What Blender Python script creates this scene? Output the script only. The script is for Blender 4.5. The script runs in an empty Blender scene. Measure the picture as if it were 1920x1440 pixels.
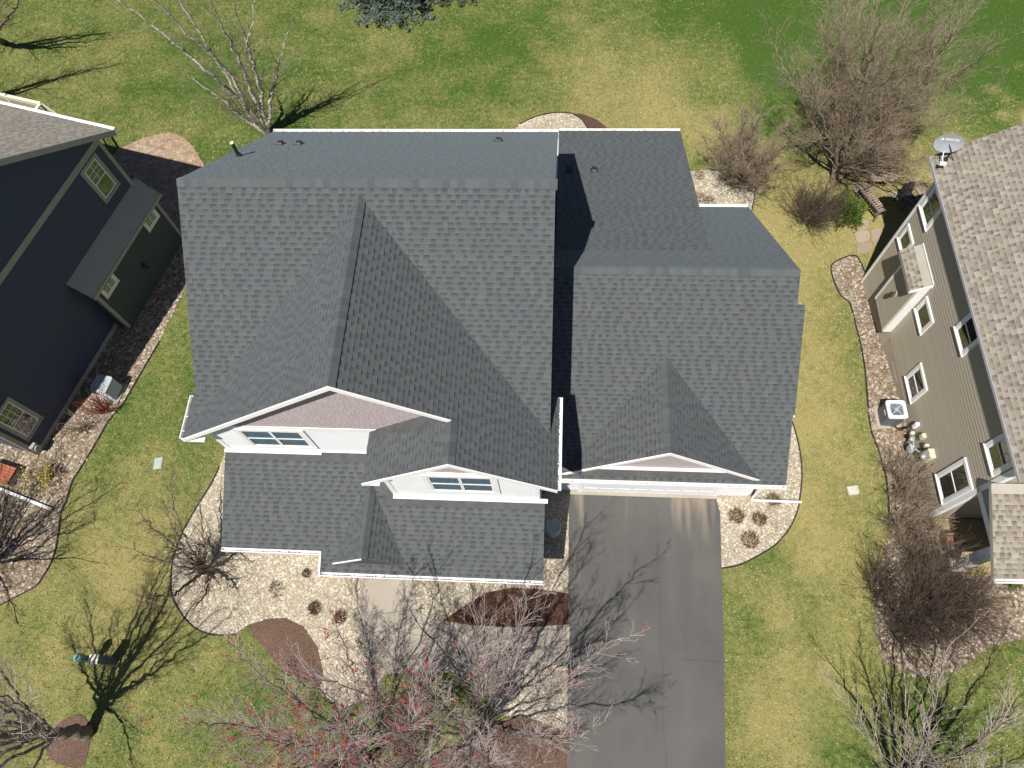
import bpy, math, random
import numpy as np
from mathutils import Vector, Matrix
from mathutils.geometry import delaunay_2d_cdt

rnd = random.Random(7)
rng = np.random.default_rng(7)
S = bpy.context.scene
COL = S.collection

# ------------------------------------------------------------------ camera, sky, sun
cam_d = bpy.data.cameras.new('camera')
cam_d.sensor_fit = 'HORIZONTAL'; cam_d.sensor_width = 36.0
cam_d.lens = 25.07
cam_d.clip_start = 0.1; cam_d.clip_end = 2000
cam = bpy.data.objects.new('camera', cam_d); COL.objects.link(cam)
cam.matrix_world = Matrix(((0.997811, -0.022867, 0.062055, 0.0),
                           (0.046404, 0.910641, -0.410584, 0.0),
                           (-0.047121, 0.412565, 0.909710, 25.0),
                           (0, 0, 0, 1)))
S.camera = cam

SUN_AZ, SUN_EL = math.radians(63.5), math.radians(60.8)      # direction the light travels towards / height of the sun
LDIR = Vector((math.cos(SUN_AZ) * math.cos(SUN_EL), math.sin(SUN_AZ) * math.cos(SUN_EL), -math.sin(SUN_EL)))
world = bpy.data.worlds.new('World'); S.world = world; world.use_nodes = True
wn = world.node_tree.nodes; wl = world.node_tree.links
for n_ in list(wn): wn.remove(n_)
sky = wn.new('ShaderNodeTexSky'); sky.sky_type = 'NISHITA'; sky.sun_disc = False
sky.sun_elevation = SUN_EL
sky.sun_rotation = math.atan2(-LDIR.x, -LDIR.y) % (2 * math.pi)
sky.altitude = 250; sky.air_density = 0.8; sky.dust_density = 0.4; sky.ozone_density = 1.5
bg = wn.new('ShaderNodeBackground'); bg.inputs['Strength'].default_value = 0.05
wo = wn.new('ShaderNodeOutputWorld')
wl.new(sky.outputs[0], bg.inputs[0]); wl.new(bg.outputs[0], wo.inputs[0])
sun_d = bpy.data.lights.new('sun', 'SUN'); sun_d.energy = 5.0; sun_d.angle = math.radians(0.53)
sun_d.color = (1.0, 0.945, 0.86)
sun = bpy.data.objects.new('sun', sun_d); COL.objects.link(sun)
sun.rotation_euler = LDIR.to_track_quat('-Z', 'Y').to_euler(); sun.location = (-10, -20, 40)
S.view_settings.view_transform = 'Standard'; S.view_settings.look = 'None'
S.view_settings.gamma = 1.0; S.view_settings.use_curve_mapping = False
S.view_settings.exposure = 0.45
S.cycles.max_bounces = 6

# ------------------------------------------------------------------ measured ground plan (metres)
DATA = {'BR': (9.97, -1.69, 0.21),
 'L': (-20.35, 3.6, 0.0),
 'L2': (-12.14, 3.82, 0.0),
 'TL': (-29.03, 30.12, 0.0),
 'TL2': (-29.22, 26.44, 0.0),
 'acL': (-17.61, 10.54, 0.0),
 'bed_east_front': [(5.65, 7.03), (5.83, 6.57), (5.75, 4.58), (6.33, 4.71), (6.99, 5.04), (7.66, 5.48), (8.16, 6.04), (8.46, 6.6), (8.62, 7.17), (8.76, 7.94),
                    (8.79, 8.73), (8.74, 9.44), (8.64, 10.01), (7.12, 10.63), (5.83, 7.7)],
 'bed_east_rear': [(5.55, 21.7), (6.48, 21.79), (7.4, 21.74), (8.12, 21.59), (8.37, 21.04), (8.28, 20.32), (8.07, 19.48), (5.62, 18.9)],
 'bed_front': [(-12.32, 8.58), (-12.48, 7.62), (-12.63, 7.0), (-12.98, 6.08), (-13.3, 5.09), (-13.4, 4.05), (-13.19, 3.05), (-12.67, 2.36), (-11.99, 1.86),
               (-11.3, 1.7), (-10.66, 1.75), (-10.32, 2.04), (-9.66, 2.29), (-9.02, 2.35), (-8.33, 2.09), (-7.75, 1.45), (-7.44, 0.69), (-7.45, 0.07),
               (-6.68, -0.37), (-5.7, 0.15), (-5.42, 0.73), (-4.2, 0.9), (-2.97, 0.89), (-2.23, 0.31), (-1.68, -0.29), (-0.66, -0.32), (0.68, -0.67),
               (0.65, 7.53), (-0.57, 7.89), (-8.6, 7.23)],
 'bed_left': [(-17.26, 17.23), (-15.14, 18.38), (-16.13, 12.83), (-16.63, 11.02), (-16.89, 10.08), (-17.26, 9.33), (-17.53, 8.36), (-17.83, 7.33),
              (-17.98, 6.8), (-17.97, 6.13), (-18.04, 5.71), (-17.88, 4.87), (-17.81, 4.03), (-17.98, 3.35), (-18.2, 2.99), (-19.21, 2.36), (-21.42, 2.0),
              (-25.01, 6.7), (-21.57, 8.96), (-20.16, 11.29)],
 'bed_rear': [(-2.29, 23.89), (-1.95, 24.43), (-1.22, 24.89), (-0.37, 25.12), (0.37, 25.08), (0.87, 24.72), (1.21, 24.05), (1.12, 22.34), (-2.22, 22.32)],
 'bed_right': [(12.36, 16.35), (12.2, 17.11), (11.99, 17.39), (11.31, 17.13), (11.0, 16.71), (11.15, 15.55), (11.47, 15.04), (11.47, 13.9), (11.45, 12.89),
               (11.36, 11.83), (11.17, 10.46), (11.1, 9.5), (11.17, 9.02), (11.27, 8.37), (11.32, 7.61), (11.24, 6.5), (11.16, 5.91), (10.84, 5.09),
               (10.54, 4.06), (10.31, 2.91), (10.37, 1.8), (11.25, 1.36), (12.51, 1.64), (13.42, 2.29), (14.61, 2.66), (16.66, 2.67), (18.08, 7.81),
               (14.6, 7.7), (13.2, 11.79)],
 'bench': (13.66, 21.19, 0.0),
 'bench2': (12.75, 20.08, 0.0),
 'big': (11.68, 21.12, 0.0),
 'birch': (-13.83, 23.87, 0.0),
 'burgundy': (-17.49, 9.74, 0.0),
 'chair': (14.6, 20.23, 0.0),
 'drive_left': [(0.55, 5.59), (0.6, -1.68)],
 'drive_right': [(5.74, 6.99), (5.84, 6.53), (5.75, 4.59), (5.65, 2.27), (5.43, -1.44)],
 'flagstones': [[(12.48, 21.07), (12.99, 21.22), (13.21, 20.87), (13.07, 20.59), (12.55, 20.5)],
                [(13.31, 21.51), (14.22, 21.63), (14.45, 21.4), (14.24, 21.22), (13.43, 21.16)],
                [(13.87, 20.59), (14.68, 20.71), (14.82, 20.49), (14.47, 20.26), (13.91, 20.31)],
                [(14.95, 20.72), (15.35, 21.03), (15.64, 20.89), (15.49, 20.61), (15.12, 20.49)],
                [(15.61, 21.58), (15.93, 21.76), (16.11, 21.53), (15.84, 21.29)],
                [(12.33, 19.02), (12.73, 19.19), (12.86, 18.92), (12.65, 18.65), (12.35, 18.7)],
                [(12.15, 18.53), (12.65, 18.65), (12.83, 18.44), (12.69, 18.11), (12.25, 18.03)],
                [(12.86, 18.65), (13.27, 18.76), (13.3, 18.44), (13.06, 18.01), (12.82, 18.12)],
                [(12.17, 17.9), (12.72, 18.01), (12.75, 17.69), (12.47, 17.48), (12.14, 17.53)],
                [(12.11, 19.74), (12.39, 19.85), (12.48, 19.57), (12.27, 19.3)], [(13.24, 19.94), (13.51, 20.03), (13.56, 19.75), (13.31, 19.58)],
                [(14.77, 21.23), (15.28, 21.35), (15.38, 21.15), (14.9, 20.97)]],
 'forsy': (-19.05, 6.89, 0.0),
 'green1': (14.62, 4.23, 0.95),
 'juniper': (13.62, 22.39, 0.0),
 'juniper2': (18.24, 23.55, 0.0),
 'leaf1': (-7.88, 2.73, 0.0),
 'lid': (-0.17, 6.75, 0.0),
 'limbs': {'BR': [[(10.04, -1.7, 0.05), (9.99, -1.67, 1.4), (9.98, -1.62, 3.0), (9.97, -1.23, 4.8), (9.92, -0.35, 6.4), (9.85, 0.74, 7.6)],
                  [(9.99, -1.67, 1.4), (9.76, -1.39, 3.0), (9.43, -0.57, 4.6), (9.2, 0.39, 6.0), (9.2, 1.48, 7.4)],
                  [(9.99, -1.67, 1.4), (9.59, -1.29, 2.8), (8.98, -0.49, 4.2), (8.22, 0.34, 5.4), (7.13, 1.21, 6.6)],
                  [(9.76, -1.39, 3.0), (8.85, -0.73, 4.4), (8.53, 0.24, 5.8), (8.31, 1.35, 7.0)],
                  [(9.98, -1.62, 3.0), (10.29, -1.52, 5.0), (10.24, -1.26, 7.6)],
                  [(9.99, -1.67, 1.4), (8.97, -1.18, 3.0), (7.69, -0.67, 4.4), (6.57, -0.09, 5.6)], [(9.43, -0.57, 4.6), (9.91, 0.31, 6.0), (10.25, 1.52, 7.6)],
                  [(9.59, -1.29, 2.8), (7.97, -1.02, 4.2), (6.9, -0.55, 5.2)]],
           'L': [[(-20.31, 3.59, 0.05), (-20.04, 3.52, 1.0), (-19.83, 3.49, 2.2), (-19.17, 3.34, 4.0), (-18.54, 3.27, 6.0)],
                 [(-20.04, 3.52, 1.0), (-19.24, 3.86, 2.2), (-18.12, 4.33, 3.4), (-16.69, 4.75, 4.6)],
                 [(-19.83, 3.49, 2.2), (-18.18, 3.95, 3.6), (-16.49, 4.19, 4.6), (-14.86, 4.45, 5.4)],
                 [(-19.83, 3.49, 2.2), (-17.87, 3.11, 3.8), (-15.81, 3.12, 5.0), (-13.92, 2.86, 6.0)],
                 [(-20.04, 3.52, 1.0), (-18.69, 2.82, 2.4), (-16.92, 2.36, 3.8), (-14.78, 1.98, 5.0)],
                 [(-19.83, 3.49, 2.2), (-19.05, 4.33, 4.0), (-17.88, 5.13, 6.0)]],
           'L2': [[(-12.12, 3.81, 0.05), (-12.03, 3.81, 0.5), (-12.06, 3.95, 1.3), (-12.21, 4.47, 2.2), (-12.36, 5.27, 3.2)],
                  [(-12.12, 3.81, 0.05), (-12.06, 3.77, 0.5), (-12.27, 3.68, 1.3), (-12.72, 3.78, 2.1), (-13.16, 3.92, 3.0)],
                  [(-12.12, 3.81, 0.05), (-11.96, 3.85, 0.5), (-11.76, 4.23, 1.3), (-11.48, 5.0, 2.3), (-11.44, 5.82, 3.2)],
                  [(-12.12, 3.81, 0.05), (-11.75, 3.86, 0.5), (-11.29, 4.03, 1.0), (-10.67, 4.03, 1.6)],
                  [(-12.12, 3.81, 0.05), (-12.08, 3.63, 0.5), (-12.18, 3.09, 1.2), (-12.3, 2.63, 2.0), (-12.55, 2.51, 2.8)],
                  [(-12.12, 3.81, 0.05), (-11.79, 3.6, 0.5), (-11.47, 2.96, 1.1), (-11.37, 2.37, 1.8)],
                  [(-12.12, 3.81, 0.05), (-12.09, 3.77, 0.5), (-12.19, 4.08, 1.5), (-12.66, 4.54, 2.6), (-13.07, 5.02, 3.4)],
                  [(-12.12, 3.81, 0.05), (-12.02, 3.83, 0.6), (-11.99, 4.25, 1.6), (-12.15, 5.03, 2.8), (-12.18, 6.03, 3.6)]],
           'TL': [[(-28.97, 30.06, 0.05), (-28.51, 29.22, 1.0), (-27.9, 28.28, 2.6), (-27.16, 27.37, 4.4), (-25.93, 26.37, 6.6)],
                  [(-28.51, 29.22, 1.0), (-27.55, 29.02, 2.0), (-26.39, 28.67, 3.4), (-24.66, 27.75, 5.6)],
                  [(-27.9, 28.28, 2.6), (-26.42, 27.89, 4.0), (-24.63, 27.19, 6.0)],
                  [(-28.51, 29.22, 1.0), (-27.38, 28.9, 1.8), (-25.69, 28.82, 3.0), (-24.17, 28.44, 4.6)]],
           'TL2': [[(-29.16, 26.39, 0.05), (-28.54, 25.69, 1.2), (-27.89, 25.05, 3.0), (-27.27, 24.64, 5.0), (-26.39, 23.96, 7.0)],
                   [(-28.54, 25.69, 1.2), (-26.99, 25.6, 2.8), (-25.53, 25.43, 4.6), (-24.05, 25.07, 6.6)],
                   [(-27.89, 25.05, 3.0), (-26.37, 25.11, 4.6), (-24.84, 24.77, 6.6)],
                   [(-28.54, 25.69, 1.2), (-27.32, 25.49, 2.0), (-25.63, 25.89, 3.4), (-24.19, 26.14, 4.8)]],
           'big': [[(11.66, 21.08, 0.05), (11.57, 21.31, 1.2), (11.43, 21.42, 2.6), (11.16, 21.35, 4.4), (10.71, 21.2, 6.4), (10.11, 20.57, 8.4)],
                   [(11.71, 21.14, 0.05), (12.08, 21.35, 1.0), (12.49, 21.34, 2.4), (12.99, 21.27, 3.6), (13.05, 21.14, 4.6), (12.78, 20.93, 6.4),
                    (12.62, 20.55, 8.0)],
                   [(12.99, 21.27, 3.6), (13.5, 21.27, 4.0), (13.85, 21.08, 5.2), (13.93, 20.59, 6.8)],
                   [(11.43, 21.42, 2.6), (10.67, 21.62, 3.8), (9.89, 21.76, 5.2), (9.24, 21.78, 6.8)],
                   [(11.16, 21.35, 4.4), (11.46, 21.13, 6.0), (11.25, 20.81, 7.8)],
                   [(11.57, 21.31, 1.2), (10.73, 21.47, 1.8), (9.91, 21.79, 2.8), (9.17, 22.24, 4.0)],
                   [(11.43, 21.38, 1.9), (10.71, 21.51, 2.8), (10.04, 20.39, 3.4), (9.15, 19.88, 3.8)],
                   [(11.16, 21.35, 4.4), (10.12, 21.4, 6.0), (9.52, 21.32, 7.6)], [(13.05, 21.14, 4.6), (12.63, 21.35, 5.8), (12.26, 21.51, 7.0)]],
           'birch': [[(-13.8, 23.82, 0.05), (-13.99, 23.45, 2.2), (-14.45, 22.85, 4.6), (-15.25, 22.56, 6.6), (-16.14, 22.38, 8.4)],
                     [(-13.8, 23.82, 0.05), (-13.73, 23.39, 2.4), (-13.71, 22.99, 4.6), (-14.21, 22.55, 6.6), (-14.54, 21.96, 8.8)],
                     [(-13.8, 23.82, 0.05), (-13.47, 23.6, 2.2), (-13.03, 23.14, 4.6), (-12.87, 22.73, 6.2), (-12.34, 21.92, 8.8)],
                     [(-13.78, 23.82, 0.05), (-13.08, 23.7, 2.4), (-12.52, 23.2, 4.8), (-12.32, 23.06, 5.8), (-11.78, 22.45, 8.4)],
                     [(-12.52, 23.2, 4.8), (-12.28, 22.97, 5.8), (-11.61, 22.84, 6.8), (-11.06, 22.97, 8.0)],
                     [(-13.78, 23.82, 0.05), (-13.86, 23.43, 1.6), (-13.85, 23.13, 3.8), (-13.9, 22.79, 6.4), (-13.98, 22.74, 8.0)],
                     [(-13.78, 23.82, 0.05), (-12.89, 23.81, 2.0), (-12.15, 24.18, 3.4), (-11.19, 24.46, 5.0)],
                     [(-13.78, 23.82, 0.05), (-14.59, 23.83, 1.2), (-14.91, 23.5, 2.6), (-15.61, 23.22, 4.0)]],
           'mapleA': [[(-2.96, -1.26, 0.05), (-2.87, -1.17, 1.4), (-2.83, -0.92, 3.2), (-2.78, -0.3, 5.0), (-2.75, 0.53, 6.6), (-2.72, 1.3, 7.6)],
                      [(-2.96, -1.26, 0.05), (-2.86, -1.17, 1.2), (-2.81, -0.86, 3.0), (-2.32, -0.03, 5.0), (-1.88, 0.93, 6.6), (-1.6, 1.6, 7.4)],
                      [(-2.96, -1.26, 0.05), (-2.88, -1.19, 1.3), (-2.63, -0.85, 3.0), (-1.71, -0.12, 4.8), (-0.72, 0.52, 6.2), (0.11, 1.11, 7.0)],
                      [(-2.96, -1.26, 0.05), (-2.9, -1.19, 1.3), (-2.84, -1.06, 3.0), (-1.73, -0.87, 4.8), (-0.48, -0.52, 6.4), (0.73, -0.01, 7.2)],
                      [(-2.87, -1.17, 1.4), (-2.97, -1.01, 3.2), (-3.53, -0.33, 5.0), (-3.84, 0.61, 6.4), (-4.22, 1.73, 7.4)],
                      [(-2.87, -1.17, 1.4), (-2.87, -1.24, 3.2), (-2.46, -1.6, 5.0), (-1.82, -1.94, 7.0)],
                      [(-2.81, -0.86, 3.0), (-3.14, -0.07, 5.0), (-3.4, 1.1, 6.6), (-3.38, 1.99, 7.6)],
                      [(-2.63, -0.85, 3.0), (-1.51, -0.37, 4.5), (-0.25, -0.05, 5.8), (0.69, 0.34, 6.6)],
                      [(-2.87, -1.17, 1.4), (-2.58, -1.23, 3.2), (-1.14, -1.42, 5.0), (0.17, -1.37, 6.4)]],
           'mapleB': [[(-4.9, -1.38, 0.05), (-4.87, -1.35, 1.4), (-4.95, -1.22, 3.2), (-5.55, -0.8, 5.0), (-6.5, -0.11, 6.6), (-7.55, 0.62, 7.6)],
                      [(-4.9, -1.38, 0.05), (-4.86, -1.35, 1.3), (-4.96, -1.15, 3.2), (-5.35, -0.29, 5.0), (-6.13, 0.74, 6.6), (-7.39, 1.7, 7.6)],
                      [(-4.86, -1.35, 1.3), (-4.94, -1.28, 3.2), (-5.74, -1.35, 5.0), (-6.75, -1.48, 6.6), (-7.79, -1.58, 7.6)],
                      [(-4.9, -1.38, 0.05), (-4.86, -1.35, 1.3), (-4.82, -1.01, 3.2), (-4.82, -0.02, 5.0), (-4.99, 1.16, 6.6), (-5.02, 2.29, 7.6)],
                      [(-4.95, -1.22, 3.2), (-5.93, -1.0, 5.0), (-6.98, -0.72, 6.4), (-8.29, -0.53, 7.6)],
                      [(-4.82, -1.01, 3.2), (-5.4, 0.08, 5.0), (-5.72, 1.14, 6.4), (-5.72, 2.16, 7.4)],
                      [(-4.86, -1.35, 1.3), (-4.66, -1.47, 3.0), (-4.96, -1.96, 5.0), (-5.46, -2.33, 7.0)],
                      [(-4.96, -1.15, 3.2), (-5.88, -0.44, 5.0), (-7.33, 0.33, 6.4), (-8.52, 1.07, 7.4)],
                      [(-4.82, -1.01, 3.2), (-4.53, -0.13, 5.0), (-4.05, 1.08, 6.6), (-4.33, 2.29, 7.8)]],
           'round': [[(7.38, 20.79, 0.05), (7.25, 20.96, 0.6), (6.99, 21.22, 1.6), (6.36, 22.07, 2.8), (5.9, 22.39, 3.6)],
                     [(7.43, 20.85, 0.05), (7.36, 21.02, 0.7), (7.31, 21.41, 1.7), (7.38, 22.15, 3.0), (7.41, 22.46, 3.8)],
                     [(7.38, 20.79, 0.05), (7.23, 21.04, 1.0), (7.07, 21.8, 2.2), (6.8, 22.21, 3.5)],
                     [(7.38, 20.79, 0.05), (7.08, 21.16, 0.7), (6.39, 21.59, 1.5), (5.57, 21.75, 2.4)],
                     [(7.43, 20.79, 0.05), (7.65, 21.07, 0.8), (7.97, 21.56, 1.7), (8.4, 21.84, 2.6)],
                     [(7.38, 20.79, 0.05), (7.23, 21.1, 0.6), (6.76, 21.29, 1.2), (5.96, 21.03, 1.8)],
                     [(7.48, 20.85, 0.05), (7.73, 20.87, 0.7), (8.24, 20.92, 1.3), (8.72, 20.95, 1.9)]],
           'trunkBL': [[(-14.84, -1.42, 0.05), (-14.91, -1.62, 1.1), (-14.98, -1.81, 2.4), (-15.02, -1.95, 3.6), (-15.14, -2.02, 4.6)],
                       [(-14.98, -1.81, 2.4), (-14.04, -1.23, 4.0), (-13.26, -0.41, 5.4), (-12.69, 0.34, 6.4), (-12.65, 1.12, 7.6)],
                       [(-15.02, -1.91, 3.2), (-14.34, -0.97, 4.8), (-13.86, 0.16, 6.4), (-13.39, 1.05, 8.0)],
                       [(-15.02, -1.95, 3.6), (-14.95, -0.87, 5.4), (-14.65, 0.32, 7.4)],
                       [(-15.09, -1.99, 3.9), (-13.61, -1.42, 5.4), (-12.1, -1.75, 6.6), (-11.18, -2.32, 8.0)],
                       [(-14.91, -1.62, 1.1), (-14.51, -1.16, 2.2), (-14.38, -0.31, 4.0), (-14.16, 0.59, 5.4)],
                       [(-15.02, -1.98, 4.2), (-14.73, -1.89, 6.4), (-14.21, -1.74, 8.4)],
                       [(-15.02, -1.95, 3.6), (-14.66, -2.53, 5.5), (-13.61, -3.09, 7.6)]]},
 'lpipeA': (-19.84, 6.23, 0.0),
 'lpipeB': (-18.44, 5.79, 0.0),
 'mapleA': (-2.97, -1.26, 0.0),
 'mapleB': (-4.91, -1.39, 0.0),
 'mugo': (11.92, 19.46, 0.0),
 'mulch_drive': [(-3.6, 2.51), (-2.95, 2.98), (-2.25, 3.45), (-1.35, 3.66), (-0.44, 3.64), (0.61, 3.54), (0.62, 2.55), (-0.58, 2.41), (-1.65, 2.37),
                 (-2.72, 2.39)],
 'mulch_front': [(-10.32, 2.04), (-9.66, 2.29), (-9.02, 2.35), (-8.33, 2.09), (-7.75, 1.45), (-7.44, 0.69), (-7.51, 0.2), (-8.23, 0.44), (-8.82, 0.74),
                 (-9.46, 1.26)],
 'mulch_low': [(-1.67, -0.44), (-0.66, -0.32), (0.03, -0.51), (0.67, -0.67), (0.68, -2.11), (-2.69, -2.7), (-3.77, -1.75), (-2.81, -1.1)],
 'mulch_rear': [(0.42, 25.08), (0.92, 25.05), (1.55, 24.72), (2.13, 24.12), (1.83, 22.34), (1.22, 22.34), (1.21, 24.05), (0.87, 24.72)],
 'mulch_tree_left': [(-14.82, -2.44), (-15.85, -2.27), (-16.12, -1.82), (-15.99, -1.31), (-15.55, -0.97), (-15.09, -1.0), (-14.77, -1.45), (-14.7, -1.98)],
 'patio': [(-21.12, 22.24), (-20.71, 22.79), (-20.11, 23.27), (-19.43, 23.63), (-18.57, 23.83), (-17.87, 23.64), (-17.17, 23.05), (-16.67, 22.36),
           (-16.26, 21.58), (-15.81, 18.66), (-16.19, 17.25), (-19.21, 18.62), (-20.04, 20.69)],
 'ped0': (-15.23, 0.76, 0.0),
 'ped1': (-14.64, 0.73, 0.0),
 'perennials': [(6.38, 6.4, 0.0), (7.16, 6.31, 0.0), (6.77, 5.57, 0.0), (7.71, 7.02, 0.0), (-8.06, 2.7, 0.0), (-7.13, 2.45, 0.0), (-9.49, 3.28, 0.0),
                (6.0, 21.46, 0.0), (5.95, 20.25, 0.0), (6.37, 20.08, 0.0), (-8.53, 3.86, 0.0)],
 'pipeA': (7.2, 7.25, 0.0),
 'pipeB': (8.61, 7.01, 0.13),
 'redtwig': (-18.06, 8.99, 0.0),
 'round': (7.4, 20.83, 0.0),
 'sh1': (11.55, 7.99, 0.92),
 'sh2': (11.89, 7.14, 0.95),
 'sh3': (11.54, 6.05, 0.91),
 'sh4': (11.73, 5.09, 0.93),
 'sh5': (11.84, 3.58, 0.94),
 'sh6': (11.0, 2.6, 0.79),
 'sh7': (10.47, 4.06, 0.65),
 'sh8': (12.84, 3.3, 0.95),
 'shrubA': (10.28, 19.11, 0.0),
 'spruce': (-8.61, 32.65, 0.0),
 'spruce2': (-5.3, 33.8, 0.0),
 'trunkBL': (-14.87, -1.42, 0.0),
 'valve1': (-14.86, 7.67, 0.0),
 'valve2': (10.28, 7.28, 0.62),
 'walk': [(-6.57, 4.03), (-4.74, 4.1), (-4.63, 3.04), (-4.38, 2.7), (-3.96, 2.51), (-2.72, 2.39), (-1.65, 2.37), (-0.58, 2.41), (0.62, 2.55), (0.64, 1.32),
          (-0.54, 1.24), (-1.76, 1.13), (-3.15, 0.96), (-4.37, 0.82), (-5.34, 0.78), (-5.82, 1.12), (-6.16, 1.77), (-6.39, 2.79)]}

# ------------------------------------------------------------------ helpers
def sm(t):
    t = min(1.0, max(0.0, t)); return t * t * (3 - 2 * t)

def gz(x, y):
    """height of the ground: flat, with a bank rising along the grey-brown house"""
    s = 16.18 - y
    if s <= 0: return 0.0
    o = 12.16 + .023 * s - x
    hr = min(.95, .07 + .175 * max(0, s - 1.0)) if s > 1 else .07 * s
    hr *= 1 - .75 * sm((s - 14) / 6)
    return hr * sm((4.8 - o) / 4.5)

def gz_np(x, y):
    s = 16.18 - y; o = 12.16 + .023 * s - x
    f = lambda t: (lambda c: c * c * (3 - 2 * c))(np.clip(t, 0, 1))
    hr = np.where(s > 1, np.minimum(.95, .07 + .175 * np.maximum(0, s - 1.0)), .07 * s)
    hr = hr * (1 - .75 * f((s - 14) / 6))
    return np.where(s <= 0, 0, hr * f((4.8 - o) / 4.5))

def inside_np(px, py, poly):
    r = np.zeros(px.shape, bool); n = len(poly)
    for i in range(n):
        x1, y1 = poly[i][0], poly[i][1]; x2, y2 = poly[(i + 1) % n][0], poly[(i + 1) % n][1]
        if y1 == y2: continue
        c = ((y1 > py) != (y2 > py)) & (px < (x2 - x1) * (py - y1) / (y2 - y1) + x1)
        r ^= c
    return r

# ---- materials
MATS = {}
def new_mat(name):
    m = bpy.data.materials.new(name); m.use_nodes = True
    nt = m.node_tree; b = nt.nodes['Principled BSDF']
    MATS[name] = m
    return m, nt, b

def tex_noise(nt, scale, detail=4, rough=.55, coords=None):
    n = nt.nodes.new('ShaderNodeTexNoise'); n.inputs['Scale'].default_value = scale
    n.inputs['Detail'].default_value = detail; n.inputs['Roughness'].default_value = rough
    if coords is not None: nt.links.new(coords, n.inputs['Vector'])
    return n

def geo_pos(nt):
    g = nt.nodes.new('ShaderNodeNewGeometry'); return g.outputs['Position']

def maprange(nt, src, a, b, c, d):
    m = nt.nodes.new('ShaderNodeMapRange')
    m.inputs[1].default_value = a; m.inputs[2].default_value = b; m.inputs[3].default_value = c; m.inputs[4].default_value = d
    nt.links.new(src, m.inputs[0]); return m.outputs[0]

def mixc(nt, fac, a, b, mode='MIX'):
    m = nt.nodes.new('ShaderNodeMix'); m.data_type = 'RGBA'; m.blend_type = mode
    for sock, v in ((m.inputs[0], fac), (m.inputs[6], a), (m.inputs[7], b)):
        if hasattr(v, 'is_output'): nt.links.new(v, sock)
        elif isinstance(v, (int, float)): sock.default_value = v
        else: sock.default_value = (*v, 1)
    return m.outputs[2]

def bump(nt, b, src, strength=.3, dist=.01):
    n = nt.nodes.new('ShaderNodeBump'); n.inputs['Strength'].default_value = strength; n.inputs['Distance'].default_value = dist
    nt.links.new(src, n.inputs['Height']); nt.links.new(n.outputs[0], b.inputs['Normal'])

def plain(name, col, rough=.6, var=.12, scale=3.0, fine=40, bstr=0.0, metallic=0.0, spec=.3):
    """one colour with blotchy wear and fine grain"""
    m, nt, b = new_mat(name)
    p = geo_pos(nt)
    n1 = tex_noise(nt, scale, 5, .6, p); n2 = tex_noise(nt, fine, 3, .6, p)
    v1 = maprange(nt, n1.outputs[0], .3, .7, 1 - var, 1 + var)
    v2 = maprange(nt, n2.outputs[0], .3, .7, 1 - var * .6, 1 + var * .6)
    mu = nt.nodes.new('ShaderNodeMath'); mu.operation = 'MULTIPLY'
    nt.links.new(v1, mu.inputs[0]); nt.links.new(v2, mu.inputs[1])
    c = mixc(nt, 1.0, col, mu.outputs[0], 'MULTIPLY')
    nt.links.new(c, b.inputs['Base Color'])
    b.inputs['Roughness'].default_value = rough; b.inputs['Metallic'].default_value = metallic
    b.inputs['Specular IOR Level'].default_value = spec
    if bstr: bump(nt, b, n2.outputs[0], bstr, .01)
    return m

def tinted(name, rough=.85, var=.15, fine=60, bstr=0.0, spec=.2, sheen=0.0, k=1.0):
    """colour comes from the mesh's own 'tint' attribute (piece by piece), with grain on top"""
    m, nt, b = new_mat(name)
    a = nt.nodes.new('ShaderNodeAttribute'); a.attribute_name = 'tint'
    p = geo_pos(nt); n2 = tex_noise(nt, fine, 3, .65, p)
    v2 = maprange(nt, n2.outputs[0], .3, .7, k * (1 - var), k * (1 + var))
    c = mixc(nt, 1.0, a.outputs['Color'], v2, 'MULTIPLY')
    nt.links.new(c, b.inputs['Base Color'])
    b.inputs['Roughness'].default_value = rough; b.inputs['Specular IOR Level'].default_value = spec
    if sheen:
        b.inputs['Sheen Weight'].default_value = sheen; b.inputs['Sheen Roughness'].default_value = .45; b.inputs['Sheen Tint'].default_value = (.66, .86, 1.0, 1)
    if bstr: bump(nt, b, n2.outputs[0], bstr, .01)
    return m

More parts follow.
